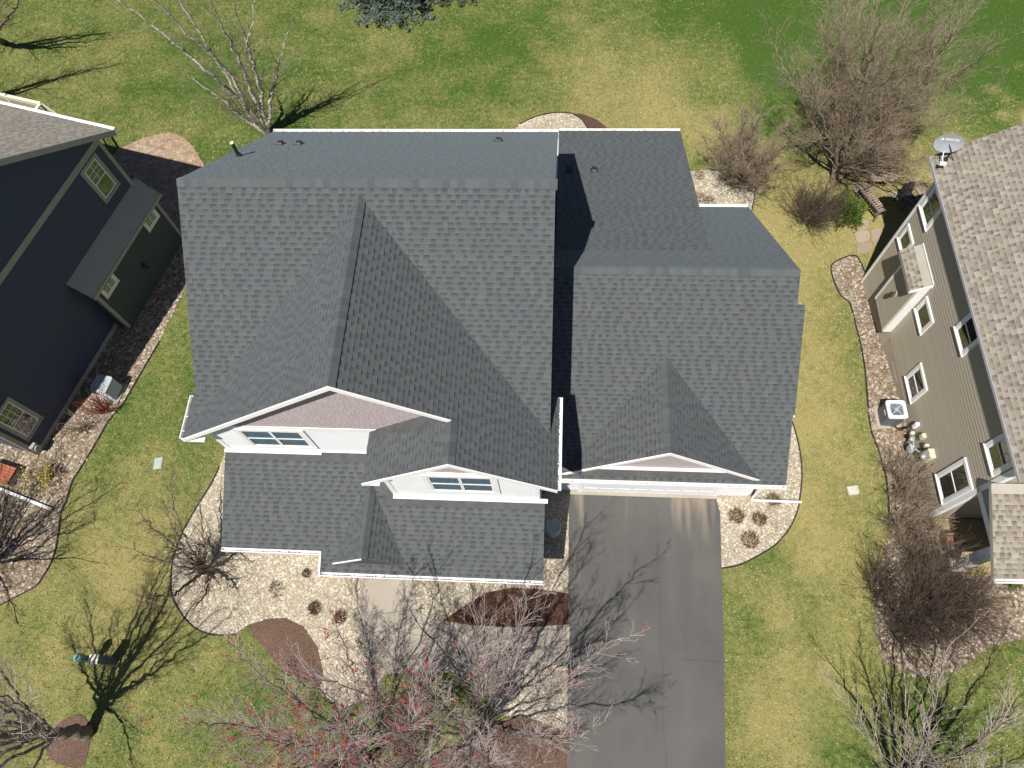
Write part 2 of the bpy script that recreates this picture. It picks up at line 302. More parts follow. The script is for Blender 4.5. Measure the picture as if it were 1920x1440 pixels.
# ---- mesh building
class MB:
    def __init__(s): s.v = []; s.f = []; s.t = []; s.tint = (.5, .5, .5)
    def add(s, vs, fs, tint=None):
        o = len(s.v); s.v.extend(tuple(x) for x in vs)
        for f in fs:
            s.f.append(tuple(i + o for i in f)); s.t.append(tint or s.tint)
    def hexa(s, p, tint=None):     # 8 points: bottom loop 0-3, top loop 4-7
        s.add(p, [(3, 2, 1, 0), (4, 5, 6, 7), (0, 1, 5, 4), (1, 2, 6, 5), (2, 3, 7, 6), (3, 0, 4, 7)], tint)
    def box(s, x0, x1, y0, y1, z0, z1, tint=None):
        s.hexa([(x0, y0, z0), (x1, y0, z0), (x1, y1, z0), (x0, y1, z0), (x0, y0, z1), (x1, y0, z1), (x1, y1, z1), (x0, y1, z1)], tint)
    def obox(s, c, ax, ay, az, tint=None):   # centre and three half vectors
        c, ax, ay, az = Vector(c), Vector(ax), Vector(ay), Vector(az)
        s.hexa([c - ax - ay - az, c + ax - ay - az, c + ax + ay - az, c - ax + ay - az,
                c - ax - ay + az, c + ax - ay + az, c + ax + ay + az, c - ax + ay + az], tint)
    def bar(s, p, q, w, h, up=(0, 0, 1), tint=None):
        p, q = Vector(p), Vector(q); d = (q - p); side = d.cross(Vector(up)).normalized(); u = side.cross(d).normalized()
        s.obox((p + q) / 2, d / 2, side * w / 2, u * h / 2, tint)
    def tube(s, pts, rad, n=6, cap=True, tint=None):
        pts = [Vector(p) for p in pts]; m = len(pts)
        if not hasattr(rad, '__len__'): rad = [rad] * m
        vs = []; fs = []
        u = None
        for i, p in enumerate(pts):
            d = (pts[min(i + 1, m - 1)] - pts[max(i - 1, 0)])
            if d.length < 1e-6: d = Vector((0, 0, 1))
            d.normalize()
            if u is None: u = d.orthogonal().normalized()
            else:
                u = (u - d * u.dot(d))
                u = u.normalized() if u.length > 1e-5 else d.orthogonal().normalized()
            w = d.cross(u)
            for k in range(n):
                a = 2 * math.pi * k / n
                vs.append(p + (u * math.cos(a) + w * math.sin(a)) * rad[i])
        for i in range(m - 1):
            for k in range(n):
                k2 = (k + 1) % n
                fs.append((i * n + k, i * n + k2, (i + 1) * n + k2, (i + 1) * n + k))
        if cap:
            fs.append(tuple(range(n - 1, -1, -1))); fs.append(tuple((m - 1) * n + k for k in range(n)))
        s.add(vs, fs, tint)
    def lathe(s, c, prof, n=16, tint=None, axis=(0, 0, 1)):
        c = Vector(c); d = Vector(axis).normalized(); u = d.orthogonal().normalized(); w = d.cross(u); vs = []; fs = []
        for (r, h) in prof:
            for k in range(n):
                a = 2 * math.pi * k / n
                vs.append(c + d * h + (u * math.cos(a) + w * math.sin(a)) * r)
        for i in range(len(prof) - 1):
            for k in range(n):
                k2 = (k + 1) % n; fs.append((i * n + k, i * n + k2, (i + 1) * n + k2, (i + 1) * n + k))
        fs.append(tuple(range(n - 1, -1, -1))); fs.append(tuple((len(prof) - 1) * n + k for k in range(n)))
        s.add(vs, fs, tint)
    def prism(s, poly, ext, tint=None):   # polygon (3d points) swept along ext
        n = len(poly); e = Vector(ext); a = [Vector(p) for p in poly]; b = [p + e for p in a]
        s.add(a + b, [tuple(range(n - 1, -1, -1)), tuple(range(n, 2 * n))] + [(i, (i + 1) % n, n + (i + 1) % n, n + i) for i in range(n)], tint)
    def mesh(s, name, mat):
        me = bpy.data.meshes.new(name); me.from_pydata(s.v, [], s.f)
        at = me.attributes.new('tint', 'FLOAT_VECTOR', 'FACE')
        at.data.foreach_set('vector', np.array(s.t, np.float32).ravel())
        me.materials.append(mat); me.update()
        return me
    def build(s, name, mat, parent=None, **kw):
        return link(name, s.mesh(name, mat), parent, **kw)

def link(name, me, parent=None, mw=None, label=None, cat=None, group=None, kind=None):
    o = bpy.data.objects.new(name, me); COL.objects.link(o)
    if parent is not None:
        o.parent = parent
        pm = PW.get(parent.name, Matrix.Identity(4))
        o.matrix_parent_inverse = pm.inverted()
    if mw is not None: o.matrix_basis = mw
    PW[o.name] = mw.copy() if mw is not None else Matrix.Identity(4)
    tag(o, label, cat, group, kind)
    return o
PW = {}

def tag(o, label=None, cat=None, group=None, kind=None):
    if label: o['label'] = label
    if cat: o['category'] = cat
    if group: o['group'] = group
    if kind: o['kind'] = kind
    return o

def thing(name, loc, label, cat, group=None):
    o = bpy.data.objects.new(name, None); COL.objects.link(o)
    o.empty_display_size = .3; o.location = loc
    PW[o.name] = Matrix.Translation(Vector(loc))
    return tag(o, label, cat, group)

def raw_mesh(name, verts, faces_tri, tint, mat):
    me = bpy.data.meshes.new(name)
    nv, nf = len(verts), len(faces_tri); k = faces_tri.shape[1]
    me.vertices.add(nv); me.vertices.foreach_set('co', np.asarray(verts, np.float32).ravel())
    me.loops.add(nf * k); me.loops.foreach_set('vertex_index', np.asarray(faces_tri, np.int32).ravel())
    me.polygons.add(nf); me.polygons.foreach_set('loop_start', np.arange(0, nf * k, k, dtype=np.int32))
    me.polygons.foreach_set('loop_total', np.full(nf, k, np.int32))
    at = me.attributes.new('tint', 'FLOAT_VECTOR', 'FACE'); at.data.foreach_set('vector', np.asarray(tint, np.float32).ravel())
    me.materials.append(mat); me.update(calc_edges=True)
    return me

class Frame:
    """a wall: s runs along it, o is the distance out of it, z is height"""
    def __init__(s, B, us, n): s.B = Vector(B); s.us = Vector(us); s.n = Vector(n)
    def __call__(s, a, o, z): return s.B + s.us * a + s.n * o + Vector((0, 0, z))
    def box(s, mb, a0, a1, o0, o1, z0, z1, tint=None):
        mb.hexa([s(a0, o0, z0), s(a1, o0, z0), s(a1, o1, z0), s(a0, o1, z0), s(a0, o0, z1), s(a1, o0, z1), s(a1, o1, z1), s(a0, o1, z1)], tint)

# ------------------------------------------------------------------ materials of the place
M = {}
M['shingle_grey'] = tinted('shingle_grey', .9, .17, 90, .35, .2, .20, .60)
M['shingle_tan'] = tinted('shingle_tan', .9, .16, 90, .35, .2, .12, .92)
M['deck_dark'] = plain('roof_felt', (.07, .072, .075), .9, .2)
M['white'] = plain('white_trim', (.80, .80, .80), .45, .04, 2.0, 25)
M['white_siding'] = plain('white_siding', (.70, .72, .75), .55, .04, 1.5, 30)
M['shake'] = tinted('mauve_shake', .75, .06, 50)
M['greige'] = tinted('greige_siding', .6, .05, 30)
M['greige_trim'] = plain('greige_trim', (.33, .31, .27), .6, .08)
M['navy'] = tinted('navy_siding', .6, .08, 30)
M['olive'] = tinted('dark_olive_siding', .65, .08, 30)
M['taupe_trim'] = plain('taupe_trim', (.30, .285, .25), .6, .06)
M['cream'] = plain('cream_paint', (.66, .62, .50), .55, .06)
M['metal_dark'] = plain('dark_metal', (.025, .027, .03), .45, .15, spec=.5)
M['metal_grey'] = plain('grey_metal', (.36, .39, .42), .4, .08, metallic=.2, spec=.5)
M['ac_light'] = plain('pale_grey_metal', (.60, .62, .64), .4, .05, spec=.5)
M['ac_blue'] = plain('blue_grey_metal', (.36, .42, .46), .45, .06, spec=.5)
M['copper'] = plain('copper_pipe', (.42, .2, .1), .4, .15, metallic=.8)
M['beige_plastic'] = plain('beige_plastic', (.58, .53, .42), .5, .05)
M['concrete'] = plain('concrete', (.33, .295, .25), .85, .10, .9, 60, .15)
M['foundation'] = plain('foundation_parging', (.36, .31, .25), .9, .1, 2, 40, .2)
M['wood'] = tinted('weathered_wood', .8, .25, 40, .3)
M['stone'] = tinted('river_stone', .75, .25, 30, k=.64)
M['flag'] = tinted('flagstone', .85, .14, 12, .3, k=.75)
M['paver'] = tinted('paver', .85, .15, 30, .2, k=.72)
M['bark'] = plain('bark', (.17, .135, .11), .95, .3, 6, 40, .5)
M['bark_grey'] = plain('grey_twig_bark', (.40, .335, .32), .9, .25, 6, 40, .3)
M['bark_tan'] = plain('tan_twig_bark', (.27, .215, .155), .9, .25, 6, 40, .3)
M['bark_dark'] = plain('dark_brown_twig_bark', (.098, .07, .055), .9, .25, 6, 40, .3)
M['red_bark'] = plain('red_twig_bark', (.22, .035, .03), .8, .25, 6, 40)
M['red_bud'] = plain('red_maple_flower', (.42, .045, .035), .7, .25, 8, 40)
M['needle'] = tinted('needle', .7, .15, 20, k=.8)
M['leaf'] = tinted('leaf', .6, .15, 20)
M['dry'] = tinted('dry_stem', .9, .15, 20)
M['edging'] = plain('black_edging', (.03, .03, .03), .6, .1)
M['green_plastic'] = plain('green_plastic', (.09, .19, .17), .5, .08)
M['slate_metal'] = plain('slate_painted_metal', (.10, .12, .14), .5, .08)
M['brick'] = plain('red_brick', (.35, .12, .07), .85, .15, 8, 40, .2)
M['blind'] = plain('window_blind', (.72, .70, .66), .7, .04)
M['sky_backing'] = plain('painted_sky_reflection', (.20, .25, .31), .9, .1)  # blue-grey backing: the panes' sky reflection painted in as colour
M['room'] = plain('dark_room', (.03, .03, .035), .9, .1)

def birch_mat():
    m, nt, b = new_mat('birch_bark'); p = geo_pos(nt)
    mp = nt.nodes.new('ShaderNodeMapping'); mp.inputs['Scale'].default_value = (3, 3, 9); nt.links.new(p, mp.inputs[0])
    n = tex_noise(nt, 1.0, 5, .7, mp.outputs[0])
    f = maprange(nt, n.outputs[0], .50, .60, 0, 1)
    nt.links.new(mixc(nt, f, (.60, .56, .50), (.12, .10, .085)), b.inputs['Base Color']); b.inputs['Roughness'].default_value = .8
    return m
M['birch'] = birch_mat()

def glass_mat(name, tint, mixf):
    m, nt, b = new_mat(name)
    nt.nodes.remove(b); out = nt.nodes['Material Output']
    tr = nt.nodes.new('ShaderNodeBsdfTransparent'); tr.inputs[0].default_value = (*tint, 1)
    gl = nt.nodes.new('ShaderNodeBsdfGlossy'); gl.inputs[0].default_value = (.9, .95, 1, 1); gl.inputs['Roughness'].default_value = .03
    mx = nt.nodes.new('ShaderNodeMixShader'); mx.inputs[0].default_value = mixf
    nt.links.new(tr.outputs[0], mx.inputs[1]); nt.links.new(gl.outputs[0], mx.inputs[2]); nt.links.new(mx.outputs[0], out.inputs[0])
    return m
M['glass'] = glass_mat('window_glass', (.62, .70, .74), .22)
M['glass_dark'] = glass_mat('dark_window_glass', (.42, .48, .52), .20)

def asphalt_mat():
    m, nt, b = new_mat('asphalt'); p = geo_pos(nt)
    n1 = tex_noise(nt, .35, 5, .6, p); n2 = tex_noise(nt, 70, 3, .7, p)
    mp = nt.nodes.new('ShaderNodeMapping'); mp.inputs['Scale'].default_value = (1.3, .16, 1); nt.links.new(p, mp.inputs[0])
    n3 = tex_noise(nt, 1.0, 4, .55, mp.outputs[0])
    c = mixc(nt, maprange(nt, n1.outputs[0], .35, .68, 0, 1), (.079, .079, .078), (.106, .104, .100))
    c = mixc(nt, maprange(nt, n3.outputs[0], .45, .7, 0, .40), c, (.125, .120, .110))
    c = mixc(nt, 1.0, c, maprange(nt, n2.outputs[0], .25, .75, .72, 1.28), 'MULTIPLY')
    # pale water stains run down from the garage door
    mp2 = nt.nodes.new('ShaderNodeMapping'); mp2.inputs['Scale'].default_value = (1.9, .22, 1); mp2.inputs['Location'].default_value = (.4, 0, 0); nt.links.new(p, mp2.inputs[0])
    n4 = tex_noise(nt, 1.0, 2, .5, mp2.outputs[0])
    sx = nt.nodes.new('ShaderNodeSeparateXYZ'); nt.links.new(p, sx.inputs[0])
    near = maprange(nt, sx.outputs[1], 5.2, 7.0, 0, 1)
    st = nt.nodes.new('ShaderNodeMath'); st.operation = 'MULTIPLY'
    nt.links.new(maprange(nt, n4.outputs[0], .56, .68, 0, .8), st.inputs[0]); nt.links.new(near, st.inputs[1])
    c = mixc(nt, st.outputs[0], c, (.25, .21, .16))
    nt.links.new(c, b.inputs['Base Color']); b.inputs['Roughness'].default_value = .9; b.inputs['Specular IOR Level'].default_value = .15
    bump(nt, b, n2.outputs[0], .4, .008)
    return m
M['asphalt'] = asphalt_mat()

def gravel_mat(name, cols, scale, bstr=.8):
    m, nt, b = new_mat(name); p = geo_pos(nt)
    v = nt.nodes.new('ShaderNodeTexVoronoi'); v.inputs['Scale'].default_value = scale; nt.links.new(p, v.inputs['Vector'])
    sx = nt.nodes.new('ShaderNodeSeparateColor'); nt.links.new(v.outputs['Color'], sx.inputs[0])
    r = nt.nodes.new('ShaderNodeValToRGB'); cr = r.color_ramp
    while len(cr.elements) < len(cols): cr.elements.new(.5)
    for i, c in enumerate(cols):
        cr.elements[i].position = i / (len(cols) - 1); cr.elements[i].color = (*c, 1)
    nt.links.new(sx.outputs[0], r.inputs[0])
    n1 = tex_noise(nt, 1.1, 4, .6, p)
    c = mixc(nt, 1.0, r.outputs[0], maprange(nt, n1.outputs[0], .3, .7, .82, 1.15), 'MULTIPLY')
    c = mixc(nt, maprange(nt, v.outputs['Distance'], .4, .8, 0, .55), c, (.09, .07, .05))
    nt.links.new(c, b.inputs['Base Color']); b.inputs['Roughness'].default_value = .85
    inv = maprange(nt, v.outputs['Distance'], 0, .8, 1, 0); bump(nt, b, inv, bstr, .03)
    return m
M['gravel_pale'] = gravel_mat('pale_gravel', [(.28, .23, .165), (.40, .345, .255), (.45, .40, .31), (.35, .30, .22), (.50, .46, .385)], 26)
M['gravel_river'] = gravel_mat('river_gravel', [(.12, .085, .055), (.27, .205, .14), (.18, .13, .09), (.36, .305, .235), (.21, .165, .12)], 15)
M['mulch'] = gravel_mat('red_brown_mulch', [(.055, .021, .012), (.105, .042, .023), (.075, .03, .017), (.14, .062, .036)], 30)
M['mulch_old'] = gravel_mat('faded_mulch', [(.085, .042, .03), (.155, .085, .06), (.11, .06, .043), (.19, .11, .08)], 30)

def lawn_mat():
    m, nt, b = new_mat('lawn_turf'); p = geo_pos(nt)
    a = nt.nodes.new('ShaderNodeAttribute'); a.attribute_name = 'straw'
    n1 = tex_noise(nt, .55, 5, .65, p); n2 = tex_noise(nt, 5.0, 5, .7, p); n3 = tex_noise(nt, 45, 3, .7, p)
    s = nt.nodes.new('ShaderNodeMath'); s.operation = 'ADD'
    nt.links.new(a.outputs['Fac'], s.inputs[0]); nt.links.new(maprange(nt, n1.outputs[0], .3, .7, -.30, .30), s.inputs[1])
    s2 = nt.nodes.new('ShaderNodeMath'); s2.operation = 'ADD'; s2.use_clamp = True
    nt.links.new(s.outputs[0], s2.inputs[0]); nt.links.new(maprange(nt, n2.outputs[0], .3, .7, -.33, .33), s2.inputs[1])
    c = mixc(nt, s2.outputs[0], (.050, .098, .018), (.26, .225, .09))
    c = mixc(nt, 1.0, c, maprange(nt, n3.outputs[0], .25, .75, .7, 1.35), 'MULTIPLY')
    nt.links.new(c, b.inputs['Base Color']); b.inputs['Roughness'].default_value = .95; b.inputs['Specular IOR Level'].default_value = .1
    bump(nt, b, n3.outputs[0], .6, .03)
    return m
M['lawn'] = lawn_mat()
M['grass'] = tinted('grass_blade', .8, .12, 15, k=.66)
# ------------------------------------------------------------------ ground
P_ = DATA
dl0, dl1 = P_['drive_left']; dr = P_['drive_right']
def ext(p, q, y): t = (y - p[1]) / (q[1] - p[1]); return (p[0] + (q[0] - p[0]) * t, y)
DRIVE = [ext(dl0, dl1, 6.98), ext(dl0, dl1, -16.0), ext(dr[-2], dr[-1], -16.0)] + list(reversed(dr)) + [(dr[0][0] - .12, 6.98)]
HOUSE = [(-10.2, 7.0), (-9.9, 4.6), (-.5, 4.6), (-.43, 7.05), (6.85, 7.05), (6.85, 17.3), (4.5, 17.3), (4.5, 21.3), (-.4, 21.3), (-.4, 17.9), (-10.0, 17.9)]
LU = Vector((math.cos(math.radians(75)), math.sin(math.radians(75)), 0)); LN = Vector((math.sin(math.radians(75)), -math.cos(math.radians(75)), 0))
LB = Vector((-17.522, 13.366, 0))
FL = Frame(LB, LU, LN)
RU = Vector((-math.cos(math.radians(91.3)), -math.sin(math.radians(91.3)), 0)); RN = Vector((-math.sin(math.radians(91.3)), math.cos(math.radians(91.3)), 0))
RB = Vector((12.158, 16.176, 0))
FR = Frame(RB, RU, RN)
LHOUSE = [tuple(FL(a, o, 0))[:2] for a, o in ((-5.9, -.6), (0, -.6), (0, 0), (4.67, 0), (4.67, -.6), (4.72, -.6), (4.72, -14), (-5.9, -14))]
RHOUSE = [tuple(FR(a, o, 0))[:2] for a, o in ((0, 0), (12.2, 0), (12.2, -14), (0, -14))]
HARD = [DRIVE, HOUSE, LHOUSE, RHOUSE, P_['walk'], P_['patio'], P_['bed_east_front'], P_['bed_front'], P_['mulch_drive'], P_['mulch_low'], P_['bed_left'],
        P_['bed_right'], P_['mulch_tree_left'], P_['bed_rear'], P_['mulch_rear'], P_['bed_east_rear']] + P_['flagstones']

# patches where the turf is more dormant (+) or greener (-): x, y, rx, ry, amount
g_ = random.Random(9)
PATCH = [(g_.uniform(19.5, 24.5), g_.uniform(24.5, 29), g_.uniform(.15, .45), g_.uniform(.12, .25), .8) for _ in range(16)] + [(g_.uniform(-30, 22), g_.uniform(-3, 35), g_.uniform(.4, 1.6), g_.uniform(.3, 1.0), g_.uniform(-.22, .25)) for _ in range(110)] + [(-15, 2.5, 4.5, 5, .12), (9.0, 11, 1.8, 8, .42), (8.5, 18, 2.5, 4, .42), (12.5, 20.5, 3.5, 3, .35), (17, 23, 4, 4, .25), (3, 25, 6, 2.6, .30), (1, 29, 3, 3, .22), (6, 27, 3, 4, .25),
         (9.5, 29.5, 1.4, 5, -.45), (20, 30, 4, 5, -.45), (-3, 29.5, 3, 2.2, -.30), (-1, 26, 3, 1, -.1), (13, 32, 6, 3, -.25), (-17, 27, 4, 3, -.22), (-21, 22, 4, 2, -.10), (-15.5, 10, 1.6, 3, -.20), (-13.6, 12, 1, 3, -.12),
         (-15.5, 5, 3, 3, .18), (-16, 1, 4, 3, .16), (-14, 4, 2, 2, .2), (8.0, 3, 2, 4, .24), (7.6, 5.0, .9, .6, -.5), (6.6, 2.6, .5, 1, -.4), (8.6, 3.6, .8, 1, -.3), (9.6, -1, 3, 2, -.25), (7.2, -1.2, 1, 2.5, .35), (-25, 29, 6, 4, .15),
         (13.1, 19.4, 1.6, 1.8, .55), (14.6, 21.3, 1.5, .8, .4), (16.5, 31, 5, 4, -.35), (6.5, 31.5, 2.5, 2, -.3), (11, 25.5, 2, 2.5, -.3), (2.5, 26.5, 1.6, 2.6, .2), (5.5, 24.3, 3, 1, .25), (-10, 24.5, 3, 2, .05), (-9, 30, 1.8, .8, .35), (-19, 24.2, 3, 1.2, .25), (9.3, 6, 2, 2, .12), (-9.3, -.5, 1.5, 1.5, -.15), (-8, -3, 4, 2, -.1)]
def straw_np(x, y):
    s = np.full(x.shape, .37)
    for (cx, cy, rx, ry, a) in PATCH: s = s + a * np.exp(-(((x - cx) / rx) ** 2 + ((y - cy) / ry) ** 2))
    return s - .10 * np.clip((y - 21) / 3, 0, 1) + .08 * ((x > 6) & (y < 20))

def lawn():
    xs = np.arange(-48, 40.01, .5); ys = np.arange(-20, 62.01, .5)
    X, Y = np.meshgrid(xs, ys); Z = gz_np(X, Y)
    nx, ny = len(xs), len(ys)
    i = np.arange((nx - 1) * (ny - 1)); r, c = i // (nx - 1), i % (nx - 1); a = r * nx + c
    f = np.stack([a, a + 1, a + nx + 1, a + nx], 1)
    me = raw_mesh('lawn', np.stack([X.ravel(), Y.ravel(), Z.ravel()], 1), f, np.ones((len(f), 3)) * .5, M['lawn'])
    at = me.attributes.new('straw', 'FLOAT', 'POINT'); at.data.foreach_set('value', straw_np(X.ravel(), Y.ravel()).astype(np.float32))
    link('lawn', me, kind='structure')
lawn()
mb = MB()
mb.add([(-900, -900, -.12), (900, -900, -.12), (900, 900, -.12), (-900, 900, -.12)], [(0, 1, 2, 3)])
mb.build('ground', plain('far_ground', (.12, .14, .045), .95, .25, .05, 2), kind='structure')

def smooth(pts, k=6):
    pts = [Vector(p) for p in pts]
    if len(pts) < 3: return [pts[0].lerp(pts[-1], i / k) for i in range(k + 1)]
    out = []
    for i in range(len(pts) - 1):
        p0 = pts[max(i - 1, 0)]; p1 = pts[i]; p2 = pts[i + 1]; p3 = pts[min(i + 2, len(pts) - 1)]
        for j in range(k):
            t = j / k
            out.append(.5 * ((2 * p1) + (p2 - p0) * t + (2 * p0 - 5 * p1 + 4 * p2 - p3) * t * t + (3 * p1 - p0 - 3 * p2 + p3) * t ** 3))
    out.append(pts[-1]); return out

def sheet(name, poly, dz, mat, step=.5, kind='structure', lip=.0, **kw):
    """a bed or pavement laid on the ground: triangulated polygon with inner points, following the slope"""
    pts = []
    n = len(poly)
    for i in range(n):
        p, q = Vector(poly[i][:2]), Vector(poly[(i + 1) % n][:2]); k = max(1, int((q - p).length / step))
        for j in range(k): pts.append(p + (q - p) * j / k)
    nb = len(pts); x0, x1 = min(p[0] for p in pts), max(p[0] for p in pts); y0, y1 = min(p[1] for p in pts), max(p[1] for p in pts)
    gx, gy = np.meshgrid(np.arange(x0 + .2, x1, step), np.arange(y0 + .2, y1, step)); gx, gy = gx.ravel(), gy.ravel()
    ok = inside_np(gx, gy, poly); inner = [Vector((float(a), float(b))) for a, b in zip(gx[ok], gy[ok])]
    v2, e2, f2, *_ = delaunay_2d_cdt(pts + inner, [], [list(range(nb))], 1, 1e-4)
    mb = MB(); vs = [(p.x, p.y, gz(p.x, p.y) + dz) for p in v2]
    fs = []
    for f in f2:
        a, b, c = (Vector((*v2[i], 0)) for i in f[:3])
        fs.append(tuple(f) if (b - a).cross(c - a).z > 0 else tuple(reversed(f)))
    mb.add(vs, fs)
    if lip:
        for i in range(nb):
            p, q = pts[i], pts[(i + 1) % nb]
            mb.add([(p.x, p.y, gz(p.x, p.y) + dz - lip), (q.x, q.y, gz(q.x, q.y) + dz - lip), (q.x, q.y, gz(q.x, q.y) + dz), (p.x, p.y, gz(p.x, p.y) + dz)], [(0, 1, 2, 3), (3, 2, 1, 0)])
    return mb.build(name, mat, kind=kind, **kw)

drive = sheet('driveway', DRIVE, .030, M['asphalt'], 1.0, lip=.05)
walk = sheet('walkway', P_['walk'], .045, M['concrete'], .6, lip=.06)
b1 = sheet('gravel_bed', P_['bed_east_front'], .016, M['gravel_pale'])
b2 = sheet('gravel_bed', P_['bed_front'], .016, M['gravel_pale'])
b3 = sheet('gravel_bed', P_['bed_left'], .016, M['gravel_river'])
b4 = sheet('gravel_bed', P_['bed_right'], .016, M['gravel_river'], .35)
b5 = sheet('gravel_bed', P_['bed_rear'], .016, M['gravel_pale'])
b6 = sheet('gravel_bed', P_['bed_east_rear'], .016, M['gravel_pale'])
def rounded(poly):
    q = [Vector((*p[:2], 0)) for p in poly]; r = smooth([q[-1]] + q + [q[0], q[1]], 4)
    return [(p.x, p.y) for p in r[4:4 + 4 * len(q)]]
sheet('mulch_bed', P_['mulch_front'], .035, M['mulch_old'])
sheet('mulch_bed', P_['mulch_drive'], .028, M['mulch'])
sheet('mulch_bed', P_['mulch_low'], .024, M['mulch_old'])
sheet('mulch_bed', rounded(P_['mulch_tree_left']), .02, M['mulch_old'])
sheet('mulch_bed', P_['mulch_rear'], .020, M['mulch'])
apron = MB(); apron.box(.55, 5.72, 6.985, 7.12, .0, .05); apron.build('garage_apron', M['concrete'], kind='structure')

# joints of the walkway, crack and seam of the driveway
jm = M['room']
mb = MB()
for (p, q) in (((-5.72, 2.62), (-4.28, 2.86)), ((-2.05, .95), (-2.0, 2.02)), ((-.85, .9), (-.8, 2.05))):
    d = Vector((q[0] - p[0], q[1] - p[1], 0)); mb.bar((p[0], p[1], .0465), (q[0], q[1], .0465), .014, .004)
mb.build('joint', jm, walk)
mb = MB(); x = 4.25; pts = []
for k in range(12): pts.append((4.1 + k * .15, 1.62 + rnd.uniform(-.04, .04), .0305))
for p, q in zip(pts, pts[1:]): mb.bar(p, q, .008, .004)
mb.build('crack', jm, drive)
mb = MB(); pts = [(3.62 + .03 * math.sin(k * 1.3) + rnd.uniform(-.02, .02), 6.4 - k * .5, .0305) for k in range(18)]
for p, q in zip(pts, pts[1:]): mb.bar(p, q, .006, .004)
mb.build('crack', jm, drive)

# black edging strips along the beds
def edging(name, pts, label):
    mb = MB(); sp = smooth([Vector((p[0], p[1], gz(p[0], p[1]) + .03)) for p in pts], 4)
    mb.tube(sp, .028, 5); tag(mb.build(name, M['edging']), label, 'garden edging')
edging('bed_edging', P_['bed_east_front'][2:13], 'black edging curving round the pale gravel bed beside the garage')
edging('bed_edging', P_['bed_front'][1:11], 'black edging of the pale gravel bed at the front left house corner')
edging('bed_edging', P_['bed_left'][2:16], 'black edging along the river rock bed of the navy house')
edging('bed_edging', P_['bed_right'][0:17], 'black edging along the river rock bed of the greige house')
edging('bed_edging', P_['bed_rear'][1:7], 'brown black edging of the small round gravel bed behind the rear gutter')
edging('bed_edging', P_['bed_east_rear'][1:7], 'black edging round the gravel bed under the small bare tree')

# stones lying in the gravel
def stones(name, poly, dens, r0, r1, cols, dz, seed, parent, avoid=()):
    g = np.random.default_rng(seed); P = np.array([p[:2] for p in poly]); x0, y0 = P.min(0); x1, y1 = P.max(0)
    n = int((x1 - x0) * (y1 - y0) * dens); x = g.uniform(x0, x1, n); y = g.uniform(y0, y1, n)
    ok = inside_np(x, y, poly)
    for a in avoid: ok &= ~inside_np(x, y, a)
    ok &= (y > -4) & (x > -24) & (x < 18)
    x, y = x[ok], y[ok]; n = len(x); r = g.uniform(r0, r1, n) ** 1; z = gz_np(x, y) + dz
    base = np.array([(1, 0, 0), (0, 1, 0), (-1, 0, 0), (0, -1, 0), (0, 0, .55), (.72, .72, .1), (-.72, .72, .12), (-.72, -.72, .1), (.72, -.72, .12)])
    tri = np.array([(0, 5, 4), (5, 1, 4), (1, 6, 4), (6, 2, 4), (2, 7, 4), (7, 3, 4), (3, 8, 4), (8, 0, 4)])
    a = g.uniform(0, 6.28, n); sx = g.uniform(.7, 1.3, n)
    j = base[None] * (1 + g.uniform(-.22, .22, (n, 9, 1))); j[:, :, 0] *= sx[:, None]
    c, s_ = np.cos(a)[:, None], np.sin(a)[:, None]
    vx = (j[:, :, 0] * c - j[:, :, 1] * s_) * r[:, None] + x[:, None]; vy = (j[:, :, 0] * s_ + j[:, :, 1] * c) * r[:, None] + y[:, None]; vz = j[:, :, 2] * r[:, None] + z[:, None]
    V = np.stack([vx, vy, vz], 2).reshape(-1, 3); F = (tri[None] + (np.arange(n) * 9)[:, None, None]).reshape(-1, 3)
    C = np.array(cols)[g.integers(0, len(cols), n)] * g.uniform(.75, 1.2, (n, 1)); C = np.repeat(C, 8, 0)
    link(name, raw_mesh(name, V, F, C, M['stone']), parent, kind='stuff')
PALE = [(.74, .66, .52), (.64, .56, .42), (.80, .75, .64), (.54, .45, .33), (.70, .63, .50)]
RIVER = [(.40, .31, .22), (.27, .20, .14), (.55, .47, .37), (.33, .27, .21), (.62, .56, .47), (.22, .15, .10)]
MULCHES = [P_['mulch_front'], P_['mulch_drive'], P_['mulch_low'], P_['walk']]
stones('gravel', P_['bed_east_front'], 260, .018, .042, PALE, .016, 1, b1, [HOUSE, DRIVE])
stones('gravel', P_['bed_front'], 240, .018, .042, PALE, .016, 2, b2, [HOUSE, DRIVE] + MULCHES)
stones('gravel', P_['bed_left'], 150, .03, .065, RIVER, .016, 3, b3, [LHOUSE])
stones('gravel', P_['bed_right'], 170, .028, .062, RIVER, .016, 4, b4, [RHOUSE])
stones('gravel', P_['bed_rear'], 200, .02, .045, PALE, .016, 5, b5, [HOUSE])
stones('gravel', P_['bed_east_rear'], 200, .02, .045, PALE, .016, 6, b6, [HOUSE])

# flat stepping stones beside the greige house
fp = link('flagstone_path', None, kind='structure')
for f in P_['flagstones']:
    c = Vector((sum(p[0] for p in f) / len(f), sum(p[1] for p in f) / len(f), 0)); mb = MB(); k = rnd.uniform(.8, 1.12)
    mb.tint = (.42 * k, .35 * k, .26 * k)
    out = smooth([Vector((p[0], p[1], 0)) for p in f] + [Vector((f[0][0], f[0][1], 0))], 3)[:-1]
    lo = [(p.x, p.y, gz(p.x, p.y) - .01) for p in out]; hi = [(c.x + (p.x - c.x) * .95 + rnd.uniform(-.02, .02), c.y + (p.y - c.y) * .95, gz(p.x, p.y) + .045) for p in out]
    n = len(out); mb.add(lo + hi, [tuple(range(n, 2 * n))] + [(i, (i + 1) % n, n + (i + 1) % n, n + i) for i in range(n)])
    o = mb.build('flagstone', M['flag'], fp)

